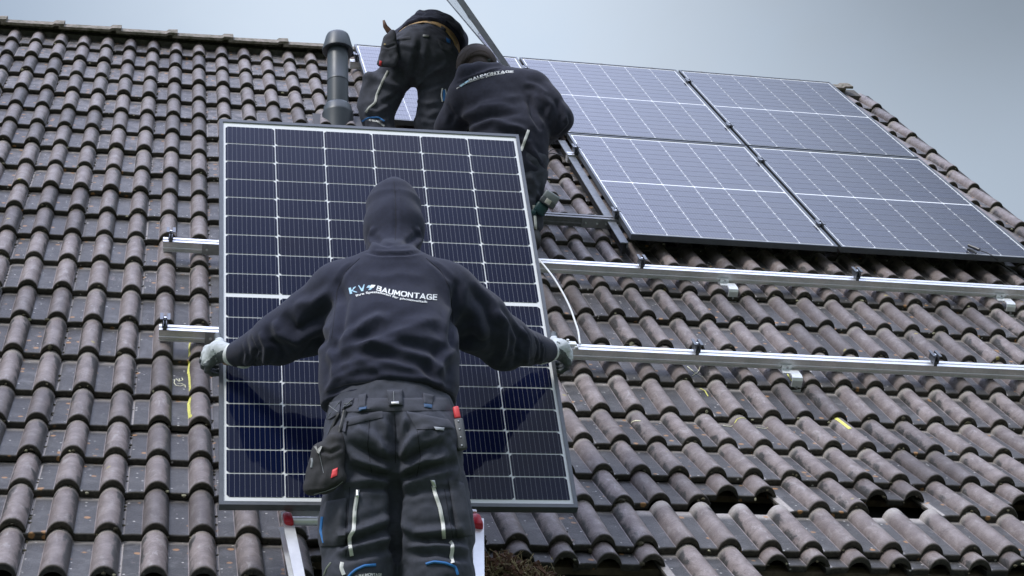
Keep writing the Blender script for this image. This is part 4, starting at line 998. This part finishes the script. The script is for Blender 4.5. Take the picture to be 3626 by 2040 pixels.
ribbon(TR1, [(990, 984), (991, 1014)], .0012, 'stitching', STITCH, trou, .022); TRI('buckle', [(984, 1010), (1003, 1009), (1004, 1016), (985, 1017)], ALUD, .022, .002, nx=4, ny=3)
TRI('pocket_flap', [(1022, 1034), (1128, 1055), (1146, 1078), (1048, 1080)], TROUL, .004, .005, nx=14)
TRI('pocket_label', [(1091, 1073), (1118, 1076), (1117, 1083), (1096, 1081)], STITCH, .010, .002, nx=4, ny=3)
TRI('seat_yoke', [(868, 1052), (962, 1032), (963, 1050), (866, 1072)], TROUL, .003, .003, nx=14, ny=4)
TRI('cargo_pocket', [(818, 1262), (872, 1252), (868, 1372), (806, 1374)], TROUL, .005, .006, nx=12, ny=14)
TRI('cargo_pocket', [(1128, 1205), (1168, 1215), (1190, 1345), (1150, 1352)], TROUL, .005, .005, nx=10, ny=14)
for pts in ([(899, 1240), (892, 1285), (890, 1333), (879, 1351), (880, 1369), (885, 1399)], [(861, 1414), (858, 1428), (865, 1446)], [(1090, 1222), (1094, 1240), (1107, 1278), (1115, 1322), (1117, 1356)], [(1132, 1362), (1138, 1370), (1138, 1385), (1135, 1400), (1139, 1416)]):
    z_ = ribbon(TR1, pts, .0105, 'zip', REFL, trou, .005)
for c in ([(894, 1232), (904, 1232), (903, 1250), (893, 1250)], [(1083, 1208), (1094, 1208), (1098, 1226), (1088, 1227)]): TRI('zip_pull', c, STEEL, .008, .003, nx=4, ny=5)
for pts in ([(876, 1452), (882, 1444), (895, 1433), (917, 1423), (946, 1421)], [(1071, 1419), (1091, 1413), (1120, 1416), (1146, 1426), (1152, 1446)]): ribbon(TR1, pts, .0075, 'blue_piping', BLUE, trou, .004)
bold_caps(TR1, 'KV BAUMONTAGE', [(1254, 2052), (1275, 2044), (1310, 2039), (1352, 2040)], (10, 9), 'printed_lettering', WPRINT, trou, .003)
ribbon(TR1, [(812, 1300), (808, 1335), (816, 1365)], .012, 'blue_trim', BLUE, trou, .003)
ribbon(TR1, [(812, 1452), (820, 1430), (832, 1415)], .004, 'zip', REFL, trou, .004)
# hanging tool pouch, straps, knife
pb = thing('tool', (0, 0, 0), 'x', 'x'); bpy.data.objects.remove(pb); FR.pop('tool', None)
f = Field(); f.cone(D(850, 1085, 5.00), D(835, 1130, 4.97), .020, .034, .015, FWD, .5); f.cone(D(800, 1140, 4.97), D(787, 1220, 4.94), .020, .024, .02, FWD, .8); f.cone(D(845, 1110, 4.97), D(846, 1196, 4.94), .020, .022, .02, FWD, .8); f.cone(D(787, 1226, 4.94), D(846, 1200, 4.94), .022, .022, .02, FWD, .9); f.cone(D(824, 1140, 4.97), D(817, 1205, 4.94), .034, .040, .02, FWD, .5)
p1 = Garment(f, .005); p1.fold([(800, 1130), (830, 1140), (862, 1125)], -.005, .006); p1.fold([(808, 1150), (815, 1200)], -.003, .004); p1.fold([(770, 1240), (820, 1236), (860, 1212)], -.004, .004); p1.noise(.0015, .05, 11)
pch = p1.build('tool_pouch', mat('black_pouch_cloth', (.036, .036, .041), .85, 0, .15, 50, .0006, 700), trou)
patch(p1.tree, [(836, 1182), (850, 1176), (848, 1196), (832, 1203)], 'red_tag', REDP, pch, .002, .002, 5, 5)
patch(p1.tree, [(774, 1117), (796, 1113), (794, 1123), (775, 1124)], 'pouch_lining', mat('grey_lining', (.30, .30, .28), .8), pch, .002, .004, 4, 3)
ribbon(p1.tree, [(784, 1152), (785, 1164), (783, 1176)], .006, 'pouch_print', STITCH, pch, .002); ribbon(p1.tree, [(802, 1130), (805, 1150), (814, 1190)], .001, 'stitching', STITCH, pch, .002)
ribbon(p1.tree, [(790, 1244), (820, 1236), (845, 1226), (862, 1212)], .0012, 'stitching', STITCH, pch, .002)
for c, m_ in (([(824, 1014), (857, 1006), (853, 1040), (817, 1060)], TROUL), ([(862, 1010), (890, 1000), (886, 1018), (860, 1030)], TROUL)):
    s_ = TRI('holster_strap', c, m_, .010, .006, nx=6, ny=6)
    a_, b_, c_, d_ = c; ribbon(TR1, [(a_[0] + 3, a_[1] + 6), (c_[0] - 4, c_[1] - 4)], .0011, 'stitching', STITCH, s_, .0205); ribbon(TR1, [(b_[0] - 4, b_[1] + 5), (d_[0] + 4, d_[1] - 6)], .0011, 'stitching', STITCH, s_, .0205)
for pts in ([(853, 1040), (838, 1070), (826, 1100)], [(868, 1032), (862, 1060), (852, 1092)]): ribbon(TR1, pts, .010, 'holster_cord', PLAST, trou, .012)
k0, k1, k2 = D(1146, 1024, 5.10), D(1152, 1054, 5.08), D(1163, 1132, 5.02)
d = (k1 - k0) / np.linalg.norm(k1 - k0); sx_ = np.cross(d, FWD)
kn = MB().box((k1 + k2) / 2, ((k2 - k1) / np.linalg.norm(k2 - k1), np.cross((k2 - k1) / np.linalg.norm(k2 - k1), FWD), FWD), (np.linalg.norm(k2 - k1), .030, .022), .007).build('knife_sheath', mat('sheath_grey', (.06, .066, .072), .55), trou, True, 50)
MB().box((k0 + k1) / 2, (d, sx_, FWD), (.040, .018, .018), .005).build('knife_handle', REDP, kn, True, 50)
for i in range(4):
    q = k1 + (k2 - k1) * (.12 + .26 * i) - FWD * .012; MB().lathe(q, -FWD, [(.0028, 0), (.002, .002), (0, .002)], 8).build('rivet', STEEL, kn)
for a_ in (AL_, AR_):
    f = Field(); f.cone(a_ + UP * .03, a_ - UP * .06, .052, .050, .03); f.cone(a_ - UP * .07 - FWD * .03, a_ - UP * .075 + FWD * .15, .046, .042, .03, UP, .8); Garment(f, .008).build('boot', BOOT, w1)
# print across the back
ZL = lambda x, y: (1180 + x / 5.855, 960 + y / 5.855)
bold_caps(HT1, 'K', [ZL(345, 476), ZL(500, 440)], (21.5, 21.5), 'printed_lettering', BPRINT, hoodie, .003, .30)
bold_caps(HT1, 'V', [ZL(535, 424), ZL(672, 402)], (21.5, 21.5), 'printed_lettering', BPRINT, hoodie, .003, .30)
bold_caps(HT1, 'BAUMONTAGE', [ZL(*p) for p in ((892, 394), (1050, 443), (1180, 478), (1320, 508), (1480, 527), (1620, 552), (1750, 563), (1860, 577), (1990, 590), (2152, 600))], (16.5, 19.5), 'printed_lettering', WPRINT, hoodie, .003)
lettering(HT1, 'Ihre Spezialisten für photovoltaik', [ZL(*p) for p in ((475, 530), (600, 492), (700, 470), (800, 455), (900, 455), (1000, 472), (1100, 500), (1200, 530), (1300, 565), (1420, 588), (1550, 605), (1700, 632), (1850, 650), (1960, 658))], (7.6, 7.6), 'printed_lettering', WPRINT, hoodie, .022, .003)
ZP = lambda l: [ZL(*p) for p in l]
glyph(HT1, [ZP([(745, 345), (790, 282), (880, 290), (835, 346)])], 'printed_emblem', WPRINT, hoodie, .003)
glyph(HT1, [ZP([(688, 345), (722, 298), (778, 292), (742, 345)]), ZP([(725, 392), (757, 349), (815, 349), (775, 388)])], 'printed_emblem', BPRINT, hoodie, .003)
gl1 = gloved_hand('glove', onp(0, -1.152, 0), -HX, HY, HN, LW, w1); gl2 = gloved_hand('glove', onp(PW, -1.104, 0), HX, HY, HN, RWr, w1)
GP = mat('grey_glove_print', (.25, .28, .30), .8)
for x, y, s_ in ((382, 800, 11), (420, 870, 9), (432, 960, 12), (450, 1005, 9)): ribbon(gl1.tree, [(680 + x / 5.152, 1080 + y / 5.152), (680 + (x + 6) / 5.152, 1080 + (y + s_ * 3) / 5.152)], .006, 'glove_print', GP, w1, .001, 1.0)
ribbon(gl2.tree, [(1740 + 1240 / 5.152, 1100 + 740 / 5.152), (1740 + 1250 / 5.152, 1100 + 790 / 5.152)], .007, 'glove_print', GP, w1, .001, 1.0); ribbon(gl2.tree, [(1740 + 1190 / 5.152, 1100 + 570 / 5.152), (1740 + 1250 / 5.152, 1100 + 600 / 5.152)], .006, 'glove_print', GP, w1, .001, 1.0)

# simple five-fingered hand for arms that reach behind other things
def hand_into(f, wr, d, palm):
    d = d / np.linalg.norm(d); s_ = np.cross(d, palm); s_ /= np.linalg.norm(s_)
    f.cone(wr, wr + d * .07, .026, .030, .02, palm, .6)
    for i, L in enumerate((.07, .078, .073, .058)):
        a = wr + d * .075 + s_ * (i - 1.5) * .019; b = a + d * L * .5 + palm * .008; f.cone(a, b, .010, .009, .006); f.cone(b, b + d * L * .4 + palm * .022, .009, .0078, .005)
    a = wr + d * .02 - s_ * .025; f.cone(a, a + d * .035 - s_ * .025, .012, .011, .01); f.cone(a + d * .035 - s_ * .025, a + d * .062 - s_ * .030 + palm * .012, .011, .009, .005)

# =================================================================== worker bending over near the ridge, seen from behind and below
C2 = D(1060, 130, 9.84)
w2 = thing('person', tuple(C2), 'worker bending far forward near the ridge, tan belt showing, head out of sight', 'person', 'workers on the roof')
s2_ = FWD * .70 + UP * .60 + RGT * .22; s2_ /= np.linalg.norm(s2_); b2 = np.cross(RGT, s2_); b2 /= np.linalg.norm(b2)
SH2 = D(1085, 98, 10.2); HEM2 = C2 + s2_ * .17; H2 = SH2 + FWD * .20 - UP * .12 + RGT * .03
KL2, KR2 = D(943, 300, 9.72), D(1092, 325, 9.72); AL2, AR2 = W((2.20, -3.02, .075)), W((2.50, -3.05, .075))
def arms2(f, ra, rb_, rc, hand=False):
    for s_ in (-1, 1):
        sh = SH2 + RGT * (.135 * s_ - .02) - UP * .03; el = sh + FWD * .16 + UP * .03 + RGT * .02 * s_; wr = el + FWD * .08 + UP * .10
        f.cone(sh - RGT * .1 * s_, sh, ra, ra, .05); f.cone(sh, el, ra, rb_, .04); f.cone(el, wr, rb_, rc, .03)
        if hand: hand_into(f, wr, FWD * .9 + UP * .4, -UP)
f = Field(); f.cone(C2, HEM2, .15, .15, .05, b2, .7); f.cone(HEM2, SH2, .15, .150, .05, UP, .7); f.cone(SH2, H2, .058, .055, .04); arms2(f, .055, .042, .028, True)
for h_, k_, a_ in ((C2 - RGT * .09 - UP * .03, KL2, AL2), (C2 + RGT * .09 - UP * .03, KR2, AR2)): f.cone(h_, k_, .085, .06, .05); f.cone(k_, a_, .055, .04, .03); f.cone(a_, a_ + FWD * .12, .038, .03, .02)
hf2 = s2_ * .3 - UP * .9; hf2 /= np.linalg.norm(hf2); hu2 = np.cross(RGT, hf2); head_shape(f, H2 + s2_ * .06, hf2, hu2, .09)
Garment(f, .012).build('body', SKIN, w2); eyes(H2 + s2_ * .06, hf2, hu2, w2)
hr = Field(); hr.cone(H2 + s2_ * .075 - hf2 * .02, H2 + s2_ * .05 - hf2 * .03, .086, .080, .02); Garment(hr, .01).build('hair', HAIR, w2)
f = Field(); f.cone(HEM2, SH2, .212, .190, .05, b2, .88); arms2(f, .085, .070, .045)
h2 = Garment(f, .0095, lambda P, d: np.maximum(d, .128 - (P - C2) @ s2_)); h2.fold([(985, 60), (1040, 30), (1100, 38), (1150, 80)], .008, .02); h2.fold([(1000, 45), (1060, 22), (1120, 48)], -.006, .014); h2.noise(.003, .12, 21); ho2 = h2.build('hoodie', HOODM, w2)
f = Field(); f.cone(C2 - s2_ * .02, C2 + s2_ * .125, .180, .184, .04, b2, .84)
f.ball(D(1018, 150, 9.76), .108, .05); f.ball(D(1108, 154, 9.76), .108, .05); f.ball(D(1046, 182, 9.76), .085, .05)
f.cone(D(1010, 160, 9.80), D(948, 285, 9.72), .102, .090, .04); f.cone(D(948, 285, 9.72), AL2 + UP * .10, .090, .072, .03); f.cone(D(1108, 165, 9.80), D(1086, 310, 9.72), .106, .092, .04); f.cone(D(1086, 310, 9.72), AR2 + UP * .10, .09, .072, .03)
f.cone(D(934, 200, 9.74), D(922, 262, 9.71), .050, .052, .03, FWD, .7)
t2 = Garment(f, .0085, lambda P, d: np.where(((P - C2) @ s2_ > 0) & ((P - C2) @ UP > -.02), np.maximum(d, (P - C2) @ s2_ - .072), d))
for p, a, w_ in [([(1060, 90), (1050, 150), (1036, 222)], -.014, .018), ([(1040, 215), (1000, 170), (985, 130)], -.010, .016), ([(1035, 225), (985, 215), (940, 190)], .010, .018), ([(1045, 220), (1090, 180), (1130, 160)], .010, .018), ([(1045, 228), (1090, 215), (1130, 205)], -.008, .014), ([(960, 260), (985, 250), (1000, 235)], -.007, .012), ([(920, 275), (950, 282), (978, 268)], .008, .012), ([(915, 292), (950, 300), (980, 290)], -.007, .010), ([(1040, 250), (1075, 262), (1110, 255)], .007, .014), ([(1050, 290), (1080, 300), (1110, 292)], -.006, .012), ([(1000, 110), (1040, 120), (1060, 140)], .006, .014)]: t2.fold(p, a, w_)
t2.noise(.0035, .10, 22); tr2 = t2.build('trousers', TROU, w2)
# belt, loops, pocket
f = Field(); f.cone(C2 + s2_ * .02, C2 + s2_ * .15, .190, .192, .01, b2, .84); bl = Garment(f, .006, lambda P, d: np.maximum(d, np.maximum(.050 - (P - C2) @ s2_, (P - C2) @ s2_ - .15))); bl.build('belt', TAN, w2)
P2 = lambda nm, c, m_, off=.004, th=.005, nx=6, ny=6, tr=t2.tree, par=None: patch(tr, c, nm, m_, par or tr2, off, th, nx, ny)
for c in ([(1028, 42), (1042, 43), (1036, 72), (1020, 70)], [(1066, 50), (1086, 55), (1082, 92), (1062, 88)], [(1110, 64), (1122, 72), (1118, 96), (1106, 90)]): P2('belt_loop', c, TROUL, .012, .006, tr=bl.tree)
P2('belt_loop', [(1019, 68), (1035, 70), (1033, 78), (1017, 76)], DBLUE, .014, .004, tr=bl.tree)
P2('buckle', [(1064, 86), (1080, 88), (1079, 93), (1063, 92)], ALUD, .008, .003, 3, 3)
P2('pocket_flap', [(1098, 96), (1135, 118), (1148, 142), (1108, 122)], TROUL, .005, .006, 8, 6); P2('pocket_patch', [(980, 98), (1032, 90), (1034, 98), (985, 104)], TROUL, .003, .004, 8, 3)
P2('blue_label', [(1122, 94), (1133, 100), (1134, 110), (1124, 106)], BLUE, .004, .002, 3, 3)
ribbon(t2.tree, [(976, 178), (961, 207), (948, 237), (944, 258), (928, 271), (920, 283)], .013, 'zip', REFL, tr2, .005); ribbon(t2.tree, [(910, 306), (927, 296), (952, 295), (967, 305)], .009, 'blue_piping', BLUE, tr2, .004)
bold_caps(t2.tree, 'KV BAUMONTAGE', [(928 * 1.4076, 304 * 1.4076), (948 * 1.4076, 307 * 1.4076), (966 * 1.4076, 319 * 1.4076)], (6, 6), 'printed_lettering', WPRINT, tr2, .003)
for pts, m_, w_ in (([(1113, 256), (1110, 238), (1113, 222)], WPRINT, .007), ([(1119, 252), (1123, 238), (1120, 224)], WPRINT, .006), ([(1117, 254), (1117, 240), (1117, 226)], BLUE, .014)): ribbon(t2.tree, pts, w_, 'pocket_pen', m_, tr2, .006)
f = Field(); f.cone(D(988, 82, 9.68), D(994, 150, 9.62), .016, .020, .01, FWD, .8); f.cone(D(972, 98, 9.66), D(958, 158, 9.61), .018, .018, .01, FWD, .8); f.cone(D(958, 160, 9.61), D(988, 160, 9.61), .020, .022, .01, FWD, .8); f.cone(D(982, 92, 9.66), D(976, 150, 9.62), .026, .036, .02, FWD, .45); p2 = Garment(f, .005); p2.fold([(962, 116), (975, 120), (996, 112)], -.004, .006); p2.noise(.0012, .06, 24); po2 = p2.build('tool_pouch', TROUL, tr2)
patch(p2.tree, [(955, 152), (961, 154), (959, 166), (953, 164)], 'red_tag', REDP, po2, .002, .002, 3, 3)
MB().lathe(D(968, 112, 9.60) + 0, -FWD, [(.007, 0), (.006, .004), (0, .004)], 10).build('rivet', mat('brass', (.5, .42, .25), .4, .8), po2)
MB().tube([D(992, 92, 9.80), D(978, 78, 9.80), D(969, 66, 9.80), D(965, 51, 9.80)], [.018, .017, .013, .006], 12).build('hammer_handle', mat('brown_handle', (.16, .085, .06), .6, 0, .2, 30), po2, True)
for a_ in (AL2, AR2):
    f = Field(); f.cone(a_ + UP * .02, a_ - UP * .02, .052, .050, .03); f.cone(a_ - UP * .02 - FWD * .03, a_ + FWD * .13 + UP * .05, .044, .040, .03); Garment(f, .01).build('boot', BOOT, w2)

# =================================================================== worker in the cap, crouching towards the rail
w3 = thing('person', tuple(D(1305, 400, 8.9)), 'worker in a dark cap and printed hoodie leaning on the roof beside the panels', 'person', 'workers on the roof')
SL3, SR3 = D(1172, 240, 9.06), D(1338, 226, 9.05); EL3, ER3 = D(1132, 320, 9.10), D(1398, 300, 8.98); WL3, WR3 = D(1150, 350, 9.35), D(1362, 352, 9.36)
H3 = D(1199, 168, 9.28); hf3 = FWD * .85 - UP * .35 - RGT * .15; hf3 /= np.linalg.norm(hf3); hu3 = np.cross(np.cross(hf3, UP) / np.linalg.norm(np.cross(hf3, UP)), hf3)
A3R, A3L = W((2.83, -4.02, .085)), W((2.55, -4.02, .085))
f = Field(); f.cone(D(1300, 395, 8.88), D(1250, 260, 9.04), .15, .155, .05, FWD, .7); f.cone(D(1235, 220, 9.1), H3, .06, .055, .04)
for s_, e_, w_ in ((SL3, EL3, WL3), (SR3, ER3, WR3)): f.cone(D(1245, 235, 9.06), s_, .06, .055, .04); f.cone(s_, e_, .053, .042, .03); f.cone(e_, w_, .04, .028, .03); hand_into(f, w_, w_ - e_, -N_)
for h_, k_, a_ in ((D(1265, 430, 8.87), D(1250, 555, 8.92), A3L), (D(1335, 430, 8.87), D(1322, 555, 8.86), A3R)): f.cone(h_, k_, .08, .055, .05); f.cone(k_, a_, .05, .038, .03); f.cone(a_, a_ + FWD * .12, .036, .03, .02)
head_shape(f, H3, hf3, hu3, .094); Garment(f, .012).build('body', SKIN, w3); eyes(H3, hf3, hu3, w3)
hr = Field(); hr.cone(H3 - hf3 * .025 - hu3 * .01, H3 - hf3 * .03 - hu3 * .055, .088, .06, .02); Garment(hr, .009).build('hair', HAIR, w3)
f = Field(); f.cone(H3 + hu3 * .012 - hf3 * .006, H3 + hu3 * .030 - hf3 * .004, .109, .104, .02); f.cone(H3 + hf3 * .09 + hu3 * .03 - RGT * .03, H3 + hf3 * .15 + hu3 * .012 - RGT * .02, .06, .06, .01, hu3, .2)
cut = H3 - hu3 * .040
cp3 = Garment(f, .006, lambda P, d: np.maximum(d, -((P - cut) @ hu3) - .0)); cp3.fold([(1168, 128), (1150, 150), (1146, 190)], .002, .006); cp3.fold([(1195, 112), (1175, 130), (1160, 165)], -.002, .004)
cap = cp3.build('cap', CAPM, w3)
arch = [(1204 + 31 * math.cos(t) * .98 - 4 * math.sin(t), 158 - 5 - 8 * math.cos(t) * .9 - 25 * math.sin(t)) for t in np.linspace(0, math.pi, 17)]
glyph(cp3.tree, [[(x * 1.40761, y * 1.40761) for x, y in arch]], 'cap_opening', mat('brown_hair_in_cap_opening', (.085, .062, .058), .9, 0, .3, 120), cap, .003); ribbon(cp3.tree, [(1172, 166), (1188, 160), (1212, 154), (1234, 151)], .020, 'cap_strap', mat('grey_green_strap', (.075, .088, .088), .8), cap, .003)
f = Field(); f.cone(D(1305, 400, 8.86), D(1288, 345, 8.90), .150, .172, .04, FWD, .68); f.cone(D(1288, 345, 8.90), D(1245, 250, 9.03), .180, .185, .05, FWD, .68)
f.cone(D(1225, 215, 9.10), D(1300, 215, 9.06), .075, .075, .05)
f.cone(D(1240, 232, 9.07), SL3, .095, .090, .06); f.cone(D(1250, 230, 9.07), SR3, .095, .090, .06)
f.cone(SL3, EL3, .088, .078, .04); f.cone(EL3, WL3, .074, .045, .03); f.cone(SR3, D(1368, 262, 8.99), .090, .090, .05); f.cone(D(1368, 262, 8.99), ER3, .090, .086, .04); f.cone(ER3, WR3, .084, .050, .03)
f.cone(D(1156, 208, 9.03), D(1172, 188, 9.04), .038, .052, .012); f.cone(D(1172, 188, 9.04), D(1205, 177, 9.05), .052, .044, .012); f.cone(D(1205, 177, 9.05), D(1250, 172, 9.06), .044, .032, .012); f.cone(D(1185, 210, 9.06), D(1250, 195, 9.06), .05, .045, .02)
h3 = Garment(f, .0085)
for p, a, w_ in [([(1147, 212), (1172, 203), (1208, 190), (1262, 171)], -.012, .007), ([(1188, 172), (1192, 185), (1200, 196)], -.003, .006), ([(1150, 300), (1210, 270), (1290, 262)], .010, .022), ([(1160, 320), (1230, 290), (1310, 285)], -.010, .020), ([(1175, 325), (1240, 305), (1330, 330)], .010, .018), ([(1240, 330), (1300, 335), (1345, 380)], -.009, .016), ([(1280, 330), (1330, 360), (1362, 410)], .009, .014), ([(1330, 240), (1340, 290), (1362, 330)], -.012, .016), ([(1360, 235), (1385, 265), (1380, 300)], .009, .016), ([(1400, 250), (1410, 290), (1395, 330)], -.008, .014), ([(1420, 285), (1425, 310), (1400, 340)], .008, .012), ([(1300, 340), (1335, 400), (1365, 425)], -.008, .012), ([(1125, 260), (1140, 290), (1130, 320)], -.008, .014), ([(1315, 210), (1350, 216), (1380, 240)], .006, .014), ([(1200, 260), (1260, 250), (1320, 240)], .006, .022)]: h3.fold(p, a, w_)
h3.noise(.0022, .12, 31); ho3 = h3.build('hoodie', HOODF, w3)
f = Field(); f.cone(D(1305, 392, 8.87), D(1300, 425, 8.87), .150, .155, .04, FWD, .72)
f.cone(D(1325, 440, 8.86), D(1317, 560, 8.84), .096, .090, .03); f.cone(D(1317, 560, 8.84), A3R + UP * .09, .088, .070, .03); f.cone(D(1262, 440, 8.86), D(1250, 560, 8.90), .096, .090, .03); f.cone(D(1250, 560, 8.90), A3L + UP * .09, .088, .070, .03)
t3 = Garment(f, .009)
for p, a, w_ in [([(1330, 440), (1350, 470), (1345, 520)], .008, .014), ([(1325, 480), (1350, 500), (1358, 540)], -.008, .012), ([(1335, 590), (1350, 600), (1360, 590)], .008, .010), ([(1335, 620), (1350, 615), (1360, 625)], -.007, .010)]: t3.fold(p, a, w_)
t3.noise(.004, .08, 33); tr3 = t3.build('trousers', TROU, w3)
ribbon(h3.tree, [(1330, 327), (1320, 354), (1311, 379)], .014, 'zip', REFL, ho3, .005); ribbon(t3.tree, [(1343, 516), (1347, 559), (1348, 594)], .014, 'zip', REFL, tr3, .005)
for a_ in (A3L, A3R):
    f = Field(); f.cone(a_ + UP * .02, a_ - UP * .02, .052, .050, .03); f.cone(a_ - UP * .02 - FWD * .03, a_ + FWD * .12 + UP * .06, .044, .040, .03); Garment(f, .01).build('boot', BOOT, w3)
Z6 = lambda x, y: (1560 + x / 7.244, 100 + y / 7.244)
bold_caps(h3.tree, 'BAUMONTAGE', [Z6(*p) for p in ((745, 1372), (860, 1322), (990, 1278), (1130, 1235), (1280, 1200), (1420, 1175), (1580, 1150), (1720, 1140), (1870, 1142))], (9.5, 7.5), 'printed_lettering', WPRINT, ho3, .004)
lettering(h3.tree, 'Ihre Spezialisten für photovoltaik', [Z6(*p) for p in ((420, 1560), (520, 1490), (640, 1430), (800, 1370), (980, 1310), (1150, 1265), (1320, 1215), (1480, 1185), (1660, 1165))], (4, 3.5), 'printed_lettering', WPRINT, ho3, .012, .004)
glyph(h3.tree, [[Z6(*p) for p in ((600, 1400), (700, 1335), (745, 1350), (640, 1420))], [Z6(*p) for p in ((480, 1470), (590, 1405), (630, 1425), (520, 1510))]], 'printed_emblem', BPRINT, ho3, .004)

# cordless tool hanging at his hip
dc = D(1386, 497, 8.78); ang = math.radians(33)
tx = AX[:, 0] * math.cos(ang) + AX[:, 1] * math.sin(ang); ty = -AX[:, 0] * math.sin(ang) + AX[:, 1] * math.cos(ang); tz = -AX[:, 2]
dr = thing('cordless_drill', tuple(dc), 'cordless drill with a grey battery and dark teal body hanging at the capped worker\'s hip', 'power tool')
MB().box(dc, (tx, ty, tz), (.082, .046, .10), .010).build('battery', mat('battery_grey', (.20, .225, .235), .4, 0, .08, 40), dr, True, 50)
MB().box(dc + ty * .032, (tx, ty, tz), (.084, .030, .094), .006).build('battery_foot', BLACK, dr, True, 50)
MB().box(dc + ty * .028 - tx * .0 + tz * .048, (tx, ty, tz), (.030, .026, .006), .002).build('release_button', mat('button_metal', (.55, .54, .50), .4, .5), dr, True, 50)
MB().box(dc + ty * .075 - tx * .012, (tx, ty, tz), (.066, .062, .060), .014).build('grip', mat('teal_plastic', (.008, .045, .052), .45, 0, .1, 30), dr, True, 50)
mb = MB(); mb.tube([dc + ty * .10 - tx * .02, dc + ty * .135 - tx * .06 - tz * .01], [.030, .026], 14); mb.build('motor_housing', mat('teal_plastic', (0, 0, 0)), dr, True, 50)
